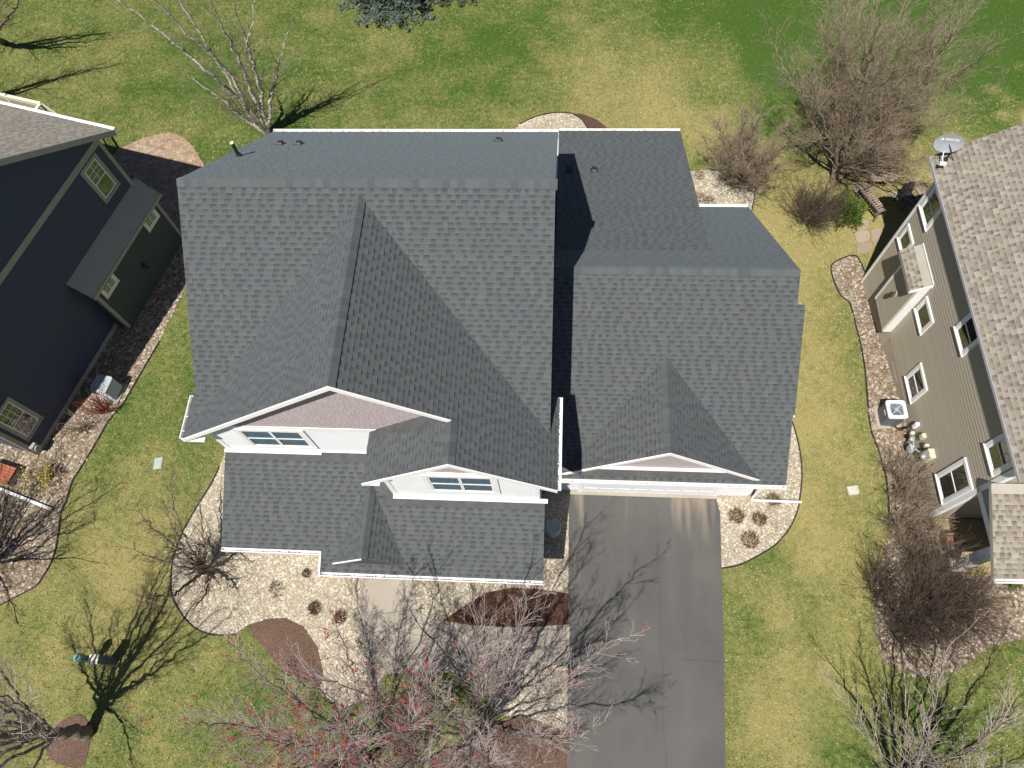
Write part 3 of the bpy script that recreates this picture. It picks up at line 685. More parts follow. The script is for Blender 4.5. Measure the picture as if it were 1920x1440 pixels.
# paver patio of the navy house
pat = sheet('patio', P_['patio'], .012, plain('patio_sand', (.26, .20, .145), .9, .1))
def pavers():
    mb = MB(); g = random.Random(5); P = P_['patio']; x0, x1 = min(p[0] for p in P), max(p[0] for p in P); y0, y1 = min(p[1] for p in P), max(p[1] for p in P)
    ca, sa = math.cos(math.radians(-15)), math.sin(math.radians(-15)); step = .20
    pts = []
    for i in range(-60, 60):
        for j in range(-60, 60):
            lx, ly = i * step + (.1 if j % 2 else 0), j * step * .75
            x, y = (x0 + x1) / 2 + lx * ca - ly * sa, (y0 + y1) / 2 + lx * sa + ly * ca
            pts.append((x, y))
    A = np.array(pts); ok = inside_np(A[:, 0], A[:, 1], P) & ~inside_np(A[:, 0], A[:, 1], LHOUSE)
    for (x, y) in A[ok]:
        k = g.uniform(.75, 1.15); h = .03 + g.uniform(0, .006); t = g.choice([(.46, .34, .24), (.40, .29, .21), (.50, .39, .28), (.43, .33, .26)])
        hx, hy = step * .48, step * .75 * .47
        u = Vector((ca, sa, 0)) * hx; v = Vector((-sa, ca, 0)) * hy; c = Vector((x, y, h))
        q = [c - u - v, c + u - v, c + u + v, c - u + v]; b = [p - Vector((0, 0, .03)) for p in q]
        mb.add(q + b, [(0, 1, 2, 3), (0, 4, 5, 1), (1, 5, 6, 2), (2, 6, 7, 3), (3, 7, 4, 0)], tuple(a * k for a in t))
    mb.build('paver', M['paver'], pat, kind='stuff')
pavers()
arc = P_['patio'][1:10]
for p, q in zip(smooth([Vector((*a, 0)) for a in arc], 8), smooth([Vector((*a, 0)) for a in arc], 8)[1:]):
    d = (q - p).normalized(); s_ = Vector((-d.y, d.x, 0)); mb = MB(); k = rnd.uniform(.8, 1.1); mb.tint = (.44 * k, .31 * k, .21 * k)
    mb.obox((p + q) / 2 - s_ * .1 + Vector((0, 0, .022)), (q - p) * .47, s_ * .10, (0, 0, .022)); mb.build('paver', M['paver'], pat)

# grass blades and straw on the turf
def grass():
    g = np.random.default_rng(11); n = 620000
    x = g.uniform(-31, 24, n); y = g.uniform(-3.5, 36, n)
    ok = (np.abs(x) < 18 + y * .45)
    for a in HARD: ok &= ~inside_np(x, y, a)
    x, y = x[ok], y[ok]; n = len(x)
    st = straw_np(x, y) + g.normal(0, .28, n) + .35 * (np.sin(x * 2.1 + np.sin(y * 1.7) * 2) * np.sin(y * 2.6 + np.sin(x * 1.3) * 2)) * .5
    st += .34 * np.sin(x * 7.3 + 3 * np.sin(y * 3.1)) * np.sin(y * 8.1 + 3 * np.sin(x * 2.7))
    dry = st > .50
    h = g.uniform(.03, .075, n); a = g.uniform(0, 6.28, n); lean = g.uniform(.3, 1.25, n); wd = g.uniform(.008, .016, n)
    lean[dry] = g.uniform(.9, 1.5, dry.sum()); h[dry] *= 1.15; wd[dry] *= 1.05
    z = gz_np(x, y)
    dx, dy = np.cos(a), np.sin(a)
    b0 = np.stack([x - dy * wd, y + dx * wd, z], 1); b1 = np.stack([x + dy * wd, y - dx * wd, z], 1)
    tp = np.stack([x + dx * h * np.sin(lean), y + dy * h * np.sin(lean), z + h * np.cos(lean) + .012], 1)
    V = np.stack([b0, b1, tp], 1).reshape(-1, 3); F = np.arange(3 * n).reshape(-1, 3)
    C = np.where(dry[:, None], np.array([[.46, .43, .21]]), np.array([[.105, .195, .038]])) * g.uniform(.65, 1.3, (n, 1))
    C[:, 0] *= g.uniform(.9, 1.2, n)
    link('grass', raw_mesh('grass', V, F, C, M['grass']), kind='stuff')
grass()
# ------------------------------------------------------------------ roofs and shingles
CAMP = Vector((0, 0, 25))
def clip_poly(sub, reg):
    """Sutherland-Hodgman, reg convex and counter-clockwise"""
    out = sub
    for i in range(len(reg)):
        (ax, ay), (bx, by) = reg[i], reg[(i + 1) % len(reg)]
        inp = out; out = []
        if not inp: return out
        side = lambda p: (bx - ax) * (p[1] - ay) - (by - ay) * (p[0] - ax)
        for j in range(len(inp)):
            p, q = inp[j], inp[(j + 1) % len(inp)]; sp, sq = side(p), side(q)
            if sp >= 0: out.append(p)
            if (sp >= 0) != (sq >= 0):
                t = sp / (sp - sq); out.append((p[0] + (q[0] - p[0]) * t, p[1] + (q[1] - p[1]) * t))
    return out

class Plane:
    """roof plane: O corner on the eave, a along the eave, b up the slope (unit vectors), regions = convex polygons in (a, b)"""
    def __init__(s, O, a, b, regions, shingle=True, hs=1.0):
        s.O, s.a, s.b = Vector(O), Vector(a).normalized(), Vector(b).normalized(); s.n = s.a.cross(s.b).normalized()
        s.regions = regions; s.shingle = shingle; s.hs = hs
        s.xy = [[(lambda P: (P.x, P.y))(s.pt(*q)) for q in r] for r in regions]
    def pt(s, u, v, h=0): return s.O + s.a * u + s.b * v + s.n * h
    def z(s, x, y): return s.O.z - (s.n.x * (x - s.O.x) + s.n.y * (y - s.O.y)) / s.n.z
    def covers(s, x, y):
        for poly in s.xy:
            sg = None; ok = True
            for i in range(len(poly)):
                (ax, ay), (bx, by) = poly[i], poly[(i + 1) % len(poly)]
                c = (bx - ax) * (y - ay) - (by - ay) * (x - ax)
                if abs(c) < 1e-9: continue
                if sg is None: sg = c > 0
                elif (c > 0) != sg: ok = False; break
            if ok: return True
        return False

def slabs(planes, thick, name, mat, parent):
    mb = MB()
    for P in planes:
        for r in P.regions: mb.prism([P.pt(*q, 0) for q in r], Vector((0, 0, -thick)))
    return mb.build(name, mat, parent)

E_ = .143
def piece(mb, P, u0, u1, v0, v1, h0, h1, tint, regions, band=None, sides=True):
    """one shingle face (clipped at the roof's edges), its butt edge and its two side edges"""
    done = False
    for reg in regions:
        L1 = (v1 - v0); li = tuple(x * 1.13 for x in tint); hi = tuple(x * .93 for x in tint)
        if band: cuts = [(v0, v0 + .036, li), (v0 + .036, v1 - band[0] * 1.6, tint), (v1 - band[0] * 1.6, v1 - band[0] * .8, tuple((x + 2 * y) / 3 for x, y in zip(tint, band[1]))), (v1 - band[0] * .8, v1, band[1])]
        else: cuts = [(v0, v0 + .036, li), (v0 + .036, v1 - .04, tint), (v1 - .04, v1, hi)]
        for (a, b, t) in cuts:
            poly = clip_poly([(u0, a), (u1, a), (u1, b), (u0, b)], reg)
            if len(poly) < 3: continue
            hh = lambda v: h0 + (h1 - h0) * (v - v0) / (v1 - v0)
            mb.add([P.pt(q[0], q[1], hh(q[1])) for q in poly], [tuple(range(len(poly)))], t); done = True
        lo = clip_poly([(u0, v0), (u1, v0), (u1, v0 + .01), (u0, v0 + .01)], reg)
        if len(lo) >= 3:
            a0, a1 = min(q[0] for q in lo), max(q[0] for q in lo)
            vmin = min(q[1] for q in lo)
            if vmin < v0 + .002:
                mb.add([P.pt(a0, v0, -.004), P.pt(a1, v0, -.004), P.pt(a1, v0, h0), P.pt(a0, v0, h0)], [(0, 1, 2, 3)], tint)
            if sides and a1 - a0 > (u1 - u0) * .99:
                mb.add([P.pt(u0, v0, -.004), P.pt(u0, v0, h0), P.pt(u0, v1, h1), P.pt(u0, v1, -.004)], [(0, 1, 2, 3)], tint)
                mb.add([P.pt(u1, v0, -.004), P.pt(u1, v1, -.004), P.pt(u1, v1, h1), P.pt(u1, v0, h0)], [(0, 1, 2, 3)], tint)
    return done

WID = (.11, .15, .19, .25)
def shingle_roof(planes, roof, mat, tones, seed, n_obj, contrast=1.0, base=(.115, .12, .124), band_k=.5, ncull=True, exposure=E_, gapw=(.09, .2), wid=WID):
    g = random.Random(seed)
    stuff = MB(); cand = []
    for P in planes:
        if not P.shingle: continue
        others = [Q for Q in planes if Q is not P]
        us = [q[0] for r in P.regions for q in r]; vs = [q[1] for r in P.regions for q in r]
        U0, U1, V1 = min(us), max(us), max(vs)
        nrow = int(V1 / exposure) + 1
        for j in range(nrow):
            v0, v1 = j * exposure - .02, (j + 1) * exposure - .02
            u = U0 - g.uniform(0, .3)
            while u < U1:
                w = g.choice(wid); ti = g.randrange(len(tones))
                gap = g.uniform(*gapw); tk = g.randrange(len(tones))
                H = P.hs; items = ((u, u + w, .021 * H, .010 * H, ti, True), (u + w, u + w + gap, .011 * H, .003 * H, tk, False))
                for (a, b, h0, h1, t, tab) in items:
                    c = P.pt((a + b) / 2, (v0 + v1) / 2)
                    if not any(min(q[0] for q in r) - .3 < (a + b) / 2 < max(q[0] for q in r) + .3 for r in P.regions): continue
                    if any(Q.covers(c.x, c.y) and Q.z(c.x, c.y) > c.z + .06 for Q in others): continue
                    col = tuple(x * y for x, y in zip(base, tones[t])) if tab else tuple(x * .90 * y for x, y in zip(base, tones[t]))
                    full = tab and any(len(k) == 4 and min(q[0] for q in k) <= a + 1e-6 and max(q[0] for q in k) >= b - 1e-6 for k in [clip_poly([(a, v0), (b, v0), (b, v1), (a, v1)], r) for r in P.regions if r] if k and abs(min(q[1] for q in k) - v0) < 1e-6 and abs(max(q[1] for q in k) - v1) < 1e-6)
                    if tab and full:
                        d = (CAMP - c); area = w * exposure * max(0, d.normalized().dot(P.n)) / d.length_squared
                        p = None
                        cand.append((area, len(cand), P, a, b, v0, v1, h0, h1, ti, w))
                    else:
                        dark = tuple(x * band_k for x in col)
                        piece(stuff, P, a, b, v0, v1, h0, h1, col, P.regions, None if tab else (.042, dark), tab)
                u += w + gap
    cand.sort(key=lambda c: -c[0])
    var = {}
    for (area, _, P, a, b, v0, v1, h0, h1, ti, w) in cand[:n_obj]:
        key = (w, ti, P.hs)
        if key not in var:
            mb = MB(); col = tuple(x * y for x, y in zip(base, tones[ti])); L = exposure
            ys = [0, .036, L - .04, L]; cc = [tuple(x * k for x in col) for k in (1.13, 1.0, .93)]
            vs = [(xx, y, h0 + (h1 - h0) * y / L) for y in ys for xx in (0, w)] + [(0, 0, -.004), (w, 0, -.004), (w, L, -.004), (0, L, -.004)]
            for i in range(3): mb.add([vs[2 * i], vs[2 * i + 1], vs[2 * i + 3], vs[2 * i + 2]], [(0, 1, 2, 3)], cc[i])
            mb.add([vs[0], vs[1], vs[7], vs[6]] + vs[8:], [(4, 5, 1, 0), (5, 6, 2, 1), (6, 7, 3, 2), (7, 4, 0, 3)], col)
            var[key] = mb.mesh('shingle', mat)
        O = P.pt(a, v0); mw = Matrix(((P.a.x, P.b.x, P.n.x, O.x), (P.a.y, P.b.y, P.n.y, O.y), (P.a.z, P.b.z, P.n.z, O.z), (0, 0, 0, 1)))
        link('shingle', var[key], roof, mw)
    for (area, _, P, a, b, v0, v1, h0, h1, ti, w) in cand[n_obj:]:
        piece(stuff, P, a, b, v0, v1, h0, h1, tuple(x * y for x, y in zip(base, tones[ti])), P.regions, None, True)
    stuff.build('shingle', mat, roof, kind='stuff')

def ridge_caps(p, q, slope, roof, mat, tones, base, seed, lift=.012, exposure=.2, half=.20, dirs=None):
    """folded cap shingles overlapping along a ridge from p to q"""
    g = random.Random(seed); p, q = Vector(p), Vector(q); d = (q - p); n = max(1, round(d.length / exposure)); d.normalize()
    side = Vector((-d.y, d.x, 0)).normalized(); L = exposure * 1.06
    s1 = math.atan(slope if not hasattr(slope, '__len__') else slope[0]); s2 = math.atan(slope if not hasattr(slope, '__len__') else slope[1])
    var = []
    for t in tones:
        mb = MB(); col = tuple(x * y for x, y in zip(base, t))
        for sgn, sl in ((1, s1), (-1, s2)):
            cx, cz = math.cos(sl) * half * sgn, -math.sin(sl) * half
            hi, lo = lift + .016, lift + .004
            v = [(0, 0, hi), (L, 0, lo), (L, cx, cz + lo), (0, cx, cz + hi), (0, cx, cz - .03), (L, cx, cz - .03), (0, 0, -.02)]
            f = [(0, 1, 2, 3), (3, 2, 5, 4), (0, 3, 4, 6)]
            if sgn < 0: f = [tuple(reversed(k)) for k in f]
            mb.add(v, f, col)
        var.append(mb.mesh('ridge_shingle', mat))
    for i in range(n):
        O = p + d * (i * exposure)
        mw = Matrix(((d.x, side.x, 0, O.x), (d.y, side.y, 0, O.y), (d.z, side.z, 1, O.z), (0, 0, 0, 1)))
        link('ridge_shingle', g.choice(var), roof, mw)

def gutter(p, q, out, parent, mat, w=.115, h=.11, gap=.55, ends=True, litter=True):
    """open K-style gutter: back, floor, front lip, end caps; strap hangers across it"""
    p, q, o = Vector(p), Vector(q), Vector(out).normalized(); d = (q - p).normalized(); mb = MB(); t = .008
    def strip(o0, o1, z0, z1, a=p, b=q):
        A = [a + o * o0 + Vector((0, 0, z0)), b + o * o0 + Vector((0, 0, z0)), b + o * o1 + Vector((0, 0, z0)), a + o * o1 + Vector((0, 0, z0))]
        mb.hexa(A + [k + Vector((0, 0, z1 - z0)) for k in A])
    strip(0, t, -h, 0); strip(t, w - t, -h, -h + t); strip(w - t, w, -h, .004); strip(w - .022, w - t, -.012, .002)
    if ends:
        for a, s_ in ((p, 1), (q, -1)):
            strip(t, w - t, -h + t, 0, a, a + d * s_ * .01)
    gt = mb.build('gutter', mat, parent)
    L = (q - p).length; n = max(1, int(L / gap)); hm = MB()
    hm.obox((0, 0, 0), (.012, 0, 0), (0, w / 2 - t, 0), (0, 0, .004)); me = hm.mesh('gutter_hanger', mat)
    sd = o
    for i in range(n):
        c = p + d * (gap * .5 + i * gap) + o * (w / 2) + Vector((0, 0, -.006))
        if (c - p).dot(d) > L: break
        mw = Matrix(((d.x, o.x, 0, c.x), (d.y, o.y, 0, c.y), (0, 0, 1, c.z), (0, 0, 0, 1)))
        link('gutter_hanger', me, gt, mw)
    if litter:
        lm = MB(); g = random.Random(int(abs(p.x * 100 + p.y * 10)))
        for i in range(int(L * 11)):
            c = p + d * g.uniform(.03, L - .03) + o * g.uniform(.02, w - .02) + Vector((0, 0, -h + .012 + g.uniform(0, .03)))
            a = g.uniform(0, 3.14); k = g.uniform(.5, 1.3); lm.obox(c, (math.cos(a) * .022, math.sin(a) * .022, 0), (-math.sin(a) * .008, math.cos(a) * .008, 0), (0, 0, .002), (.20 * k, .14 * k, .08 * k))
        lm.build('leaf_litter', M['dry'], gt, kind='stuff')
    return gt

def board_wall(fr, wall, name, mat, z0, z1, span, e, tint, depth=.016, skip=None):
    """lap boards: one object per board; span(z) gives its two ends"""
    z = z0; i = 0
    while z < z1 - .03:
        ze = min(z + e, z1); a0, a1 = span((z + ze) / 2) if not hasattr(span, 'two') else span((z + ze) / 2)
        if a1 - a0 > .06:
            b0, b1 = span(z); t0, t1 = span(ze); k = rnd.uniform(.965, 1.035); mb = MB(); mb.tint = tuple(c * k for c in tint)
            mb.add([fr(b0, depth + .002, z), fr(b1, depth + .002, z), fr(t1, .003, ze), fr(t0, .003, ze), fr(b0, 0, z), fr(b1, 0, z), fr(t1, 0, ze), fr(t0, 0, ze)],
                   [(0, 1, 2, 3), (4, 5, 1, 0), (5, 6, 2, 1), (7, 4, 0, 3), (6, 7, 3, 2)])
            mb.build(name, mat, wall)
        z += e

def shakes(fr, wall, z0, z1, span, e, seed):
    """staggered shake shingles on a gable: one object per shake"""
    g = random.Random(seed); z = z0; row = 0
    while z < z1 - .05:
        ze = min(z + e, z1); lo = span(z); hi = span(ze); u = lo[0] - g.uniform(0, .1)
        while u < lo[1]:
            w = g.uniform(.10, .21); a, b = max(u, lo[0]), min(u + w - .006, lo[1])
            ta, tb = max(a, hi[0]), min(b, hi[1])
            if b - a > .03 and hi[1] > hi[0]:
                if tb <= ta: ta = tb = min(max((a + b) / 2, hi[0]), hi[1]); 
                k = g.uniform(.95, 1.05); dz = g.uniform(-.006, .006); dp = .013 + g.uniform(0, .006)
                mb = MB(); mb.tint = (.40 * k, .345 * k, .355 * k)
                mb.add([fr(a, dp, z + dz), fr(b, dp, z + dz), fr(tb, .003, ze), fr(ta, .003, ze), fr(a, 0, z + dz), fr(b, 0, z + dz), fr(tb, 0, ze), fr(ta, 0, ze)],
                       [(0, 1, 2, 3), (4, 5, 1, 0), (5, 6, 2, 1), (7, 4, 0, 3)])
                mb.build('shake', M['shake'], wall)
            u += w
        z += e; row += 1

def window(fr, wall, s0, s1, z0, z1, trim, units=1, grid=None, casing=.10, o=.02, glass='glass', blind=False, rail=True, backing='room', sill=True):
    """casing with stops (window) > panes, sashes, muntins, blind"""
    mb = MB(); a0, a1, b0, b1 = s0 - casing, s1 + casing, z0 - casing, z1 + casing
    fr.box(mb, a0, a1, 0, o + .03, z1, b1); fr.box(mb, a0, a1, 0, o + .03, b0, z0)
    fr.box(mb, a0, s0, 0, o + .026, z0, z1); fr.box(mb, s1, a1, 0, o + .026, z0, z1)
    if sill: fr.box(mb, a0 - .02, a1 + .02, o + .03, o + .055, z0 - casing * .5, z0 - casing * .5 + .035)
    win = mb.build('window', trim, wall)
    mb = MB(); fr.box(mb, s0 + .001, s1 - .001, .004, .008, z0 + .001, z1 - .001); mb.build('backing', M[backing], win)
    W = (s1 - s0) / units
    for k in range(units):
        c0, c1 = s0 + k * W, s0 + (k + 1) * W
        mb = MB(); f = .045; op = o + .012
        fr.box(mb, c0 + .002, c0 + f, .009, op, z0 + .002, z1 - .002); fr.box(mb, c1 - f, c1 - .002, .009, op, z0 + .002, z1 - .002)
        fr.box(mb, c0 + f, c1 - f, .009, op, z0 + .002, z0 + f); fr.box(mb, c0 + f, c1 - f, .009, op, z1 - f, z1 - .002)
        zm = (z0 + z1) / 2
        if rail: fr.box(mb, c0 + f, c1 - f, .009, op, zm - .02, zm + .02)
        mb.build('sash', M['white'], win)
        spans = [(z0 + f, zm - .02), (zm + .02, z1 - f)] if rail else [(z0 + f, z1 - f)]
        for i, (p, q) in enumerate(spans):
            mb = MB(); fr.box(mb, c0 + f, c1 - f, o - .004, o, p, q); mb.build('pane', M[glass], win)
            if blind and i == 0:
                mb = MB(); fr.box(mb, c0 + f + .08, c1 - f, .0085, .011, p, q - .12); mb.build('blind', M['blind'], win)
            if grid and i == len(spans) - 1:
                mb = MB(); nc, nr = grid
                for c in range(1, nc):
                    x = c0 + f + (c1 - c0 - 2 * f) * c / nc; fr.box(mb, x - .009, x + .009, o + .001, o + .008, p, q)
                for r in range(1, nr):
                    z = p + (q - p) * r / nr; fr.box(mb, c0 + f, c1 - f, o + .0015, o + .0085, z - .009, z + .009)
                mb.build('muntin', M['white'], win)
    return win

# ------------------------------------------------------------------ the grey roofed house in the middle
H1 = thing('grey_roofed_house', (-4.0, 10.0, 0), 'white two storey house with charcoal shingle roofs and an attached garage', 'house')
sl = .74; k_ = math.hypot(1, sl)
def rect(w, l): return [(0, 0), (w, 0), (w, l), (0, l)]
# main roof, south and north
mS = Plane((-10.3, 7.02, 5.96 + sl * .38), (1, 0, 0), (0, 1, sl), [rect(10.16, 5.43 * k_)], hs=.62)
mN = Plane((-.14, 18.26, 5.96), (-1, 0, 0), (0, -1, sl), [rect(10.16, 5.81 * k_)], hs=.38)
# front gable, west and east planes
def vy(z): return 12.45 - (10.26 - z) / sl
zW = 10.02 - sl * 5.44; LW = 5.44 * k_
y_far = 12.3
def gw(x, y): return (y_far - y, (x + 10.77) * k_)
gW = Plane((-10.77, y_far, zW), (0, -1, 0), (1, 0, sl), [[gw(-10.77, 7.97), gw(-10.77, 6.6), gw(-10.3, 6.6), gw(-10.3, 7.97)], [gw(-10.3, 7.35), gw(-10.3, 6.6), gw(-5.33, 6.6), gw(-5.33, 12.2)]], hs=.8)
zE = 10.02 - sl * 5.41
def ge(x, y): return (y - 5.42, (.08 - x) * k_)
gE = Plane((.08, 5.42, zE), (0, 1, 0), (-1, 0, sl), [[ge(.08, 5.42), ge(.08, 8.18), ge(-.14, 8.18), ge(-.14, 5.42)], [ge(-.14, 5.42), ge(-.14, 7.15), ge(-2.66, 9.6), ge(-2.66, 5.42)],
                                                       [ge(-2.66, 6.6), ge(-2.66, 9.6), ge(-5.33, 12.2), ge(-5.33, 6.6)]])
dW = Plane((-5.30, 6.965, 8.04 - sl * 2.64), (0, -1, 0), (1, 0, sl), [rect(6.965 - 5.42, 2.64 * k_)])
ps = .407; pk = math.hypot(1, ps)
pz = lambda y: 1.316 + ps * y
pA = Plane((-10.36, 3.50, pz(3.50)), (1, 0, 0), (0, 1, ps), [[(3.19, 0), (10.09, 0), (10.09, 2.28 * pk), (3.19, 2.28 * pk)],
                                                               [(3.19, 2.28 * pk), (5.4, 2.28 * pk), (5.4, 3.46 * pk), (3.19, 3.46 * pk)],
                                                               [(0, .60 * pk), (3.19, .60 * pk), (3.19, 3.46 * pk), (0, 3.46 * pk)]], hs=.62)
es = .83; ek = math.hypot(1, es)
eW = Plane((-6.78, 6.15, 3.80 - es * 1.12), (0, -1, 0), (1, 0, es), [rect(2.38, 1.12 * ek)])
eE = Plane((-4.54, 3.77, 3.80 - es * 1.12), (0, 1, 0), (-1, 0, es), [rect(2.38, 1.12 * ek)])
# garage
def ga(x, y): return (x + .43, (y - 6.74) * k_)
gzv = lambda y: 6.76 - sl * (12.14 - y)
gS = Plane((-.43, 6.74, gzv(6.74)), (1, 0, 0), (0, 1, sl), [[ga(-.43, 6.74), ga(7.32, 6.74), ga(7.32, 8.58), ga(-.43, 8.58)],
                                                              [ga(-.43, 8.58), ga(7.38, 8.58), ga(7.38, 11.33), ga(-.43, 11.33)],
                                                              [ga(-.43, 11.33), ga(7.15, 11.33), ga(7.15, 12.14), ga(-.43, 12.14)]], hs=.62)
gN = Plane((7.15, 17.72, 6.76 - sl * 5.58), (-1, 0, 0), (0, -1, sl), [rect(7.58, 5.58 * k_)], hs=.38)
fs_ = .40; fk = math.hypot(1, fs_)
fM = Plane((4.80, 21.62, 5.79 - fs_ * 8.17), (-1, 0, 0), (0, -1, fs_), [rect(4.93, 8.17 * fk)], hs=.5)
ggr = 5.17; ggx = 3.35
def g1(x, y): return (10.2 - y, (x - .25) * k_)
def g2(x, y): return (y - 6.88, (6.45 - x) * k_)
ggW = Plane((.25, 10.2, ggr - sl * 3.1), (0, -1, 0), (1, 0, sl), [[g1(.25, 6.95), g1(.25, 6.88), g1(ggx, 6.88), g1(ggx, 10.1)]])
ggE = Plane((6.45, 6.88, ggr - sl * 3.1), (0, 1, 0), (-1, 0, sl), [[g2(6.45, 6.88), g2(6.45, 6.95), g2(ggx, 10.1), g2(ggx, 6.88)]])
H1P = [mS, mN, gW, gE, dW, pA, eW, eE, gS, gN, fM, ggW, ggE]
roof1 = slabs(H1P, .13, 'roof', M['deck_dark'], H1)
GREY = [(.93, .94, .95), (.97, .98, .99), (1.0, 1.0, 1.0), (1.03, 1.03, 1.03), (1.07, 1.07, 1.06), (1.01, .985, .97), (.97, .99, 1.02)]
BASE1 = (.136, .147, .155)
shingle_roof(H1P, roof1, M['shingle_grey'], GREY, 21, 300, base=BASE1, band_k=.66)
for (p, q, s_, sd, lf) in (((-10.3, 12.45, 10.26), (-.14, 12.45, 10.26), sl, 1, .02), ((-5.33, 6.6, 10.02), (-5.33, 12.12, 10.02), sl, 2, .045), ((-2.66, 5.42, 8.04), (-2.66, 6.62, 8.04), sl, 3, .035),
                      ((-5.66, 3.77, 3.8), (-5.66, 6.0, 3.8), es, 4, .03), ((-.1, 12.14, 6.76), (7.15, 12.14, 6.76), sl, 5, .015), ((ggx, 6.88, ggr), (ggx, 9.9, ggr), sl, 6, .015)):
    ridge_caps(p, q, s_, roof1, M['shingle_grey'], [(1.02, 1.04, 1.05), (1.10, 1.12, 1.13), (.92, .94, .95), (1.05, 1.03, 1.01), (.86, .87, .88)], BASE1, sd, lf)

# bodies and walls under the roofs
FS = Frame((0, 0, 0), (1, 0, 0), (0, -1, 0))      # walls facing the street: s = x, o = -y
def fs(y): return Frame((0, y, 0), (1, 0, 0), (0, -1, 0))
mb = MB()
mb.prism([(-10.0, 7.0, -.1), (-10.0, 17.9, -.1), (-10.0, 17.9, 6.05), (-10.0, 12.45, 10.09), (-10.0, 7.0, 6.04)], (9.57, 0, 0))
mb.build('wall', M['white_siding'], H1)
mb = MB()
rz = lambda x: 10.02 - sl * abs(x + 5.33) - .14
mb.prism([(-10.28, 6.97, -.1), (-.45, 6.97, -.1), (-.45, 6.97, rz(-.45)), (-5.33, 6.97, rz(-5.33)), (-10.28, 6.97, rz(-10.28))], (0, 5.0, 0))
gw1 = mb.build('wall', M['white_siding'], H1)
mb = MB(); dz_ = lambda x: 8.04 - sl * abs(x + 2.66) - .14
mb.prism([(-4.92, 5.79, .1), (-.44, 5.79, .1), (-.44, 5.79, dz_(-.44)), (-2.66, 5.79, dz_(-2.66)), (-4.92, 5.79, dz_(-4.92))], (0, 1.18, 0))
gw2 = mb.build('wall', M['white_siding'], H1)
mb = MB(); mb.prism([(-9.9, 4.6, -.1), (-9.9, 6.96, -.1), (-9.9, 6.96, 3.95), (-9.9, 4.6, 3.0)], (9.38, 0, 0)); mb.build('wall', M['white_siding'], H1)
mb = MB()
mb.prism([(-.42, 7.14, -.1), (-.42, 17.3, -.1), (-.42, 17.3, 2.75), (-.42, 12.14, 6.6), (-.42, 7.14, 2.86)], (7.27, 0, 0)); gwg = mb.build('wall', M['white_siding'], H1)
mb = MB(); mb.prism([(-.38, 17.3, -.1), (-.38, 21.25, -.1), (-.38, 21.25, 2.5), (-.38, 17.3, 4.0)], (4.88, 0, 0)); mb.build('wall', M['white_siding'], H1)
mb = MB(); gg = lambda x: ggr - sl * abs(x - ggx) - .13
mb.prism([(.42, 7.12, 2.75), (6.28, 7.12, 2.75), (6.28, 7.12, gg(6.28)), (ggx, 7.12, gg(ggx)), (.42, 7.12, gg(.42))], (0, 2.4, 0)); gwt = mb.build('wall', M['shake'], H1); 
gwt.data.attributes['tint'].data.foreach_set('vector', np.tile(np.array([.40, .355, .365], np.float32), len(gwt.data.polygons)))

# front gable: shakes above, white lap siding below, belt board, corner boards, double window
f1 = fs(6.97); f2 = fs(5.79); fg = fs(7.14); ft = fs(7.12)
half1 = lambda z: (10.02 - .15 - z) / sl
shakes(f1, gw1, 6.24, 9.75, lambda z: (max(-5.33 - half1(z), -10.26), min(-5.33 + half1(z), -2.2)), .19, 3)
board_wall(f1, gw1, 'siding_board', M['white_siding'], 4.0, 6.0, lambda z: (-10.15, -5.0), .15, (.7, .72, .75))
mb = MB(); f1.box(mb, -10.27, -5.0, 0, .035, 6.0, 6.24); mb.build('belt_board', M['white'], gw1)
mb = MB(); f1.box(mb, -10.30, -10.15, -.12, .03, 3.9, 6.2); mb.build('corner_board', M['white'], gw1)
window(f1, gw1, -9.22, -7.42, 4.62, 5.90, M['white'], 2, None, .16, .03, 'glass', True, sill=False, backing='sky_backing')
half2 = lambda z: (8.04 - .15 - z) / sl
shakes(f2, gw2, 6.16, 7.8, lambda z: (max(-2.66 - half2(z), -4.9), min(-2.66 + half2(z), -.46)), .19, 4)
board_wall(f2, gw2, 'siding_board', M['white_siding'], 3.6, 5.95, lambda z: (-4.80, -.56), .15, (.7, .72, .75))
mb = MB(); f2.box(mb, -4.90, -.46, 0, .035, 5.95, 6.16); mb.build('belt_board', M['white'], gw2)
for (a, b) in ((-4.94, -4.79), (-.57, -.42)):
    mb = MB(); f2.box(mb, a, b, -.12, .03, 3.5, 6.05); mb.build('corner_board', M['white'], gw2)
window(f2, gw2, -3.58, -1.76, 4.42, 5.80, M['white'], 2, None, .17, .03, 'glass', True, sill=False, backing='sky_backing')
# flashing where the porch roof meets the walls
mb = MB(); mb.bar((-10.36, 6.90, pz(6.90) + .035), (-7.25, 6.90, pz(6.90) + .035), .13, .05); mb.bar((-7.25, 6.94, pz(6.94) + .035), (-5.2, 6.94, pz(6.94) + .035), .05, .04); mb.build('flashing', M['white'], gw1)
mb = MB(); mb.bar((-4.95, 5.72, pz(5.72) + .035), (-.18, 5.72, pz(5.72) + .035), .13, .05); mb.build('flashing', M['white'], gw2)
mb = MB(); mb.bar((.55, 7.06, gzv(7.06) + .035), (6.15, 7.06, gzv(7.06) + .035), .10, .05); mb.build('flashing', M['white'], gwt)

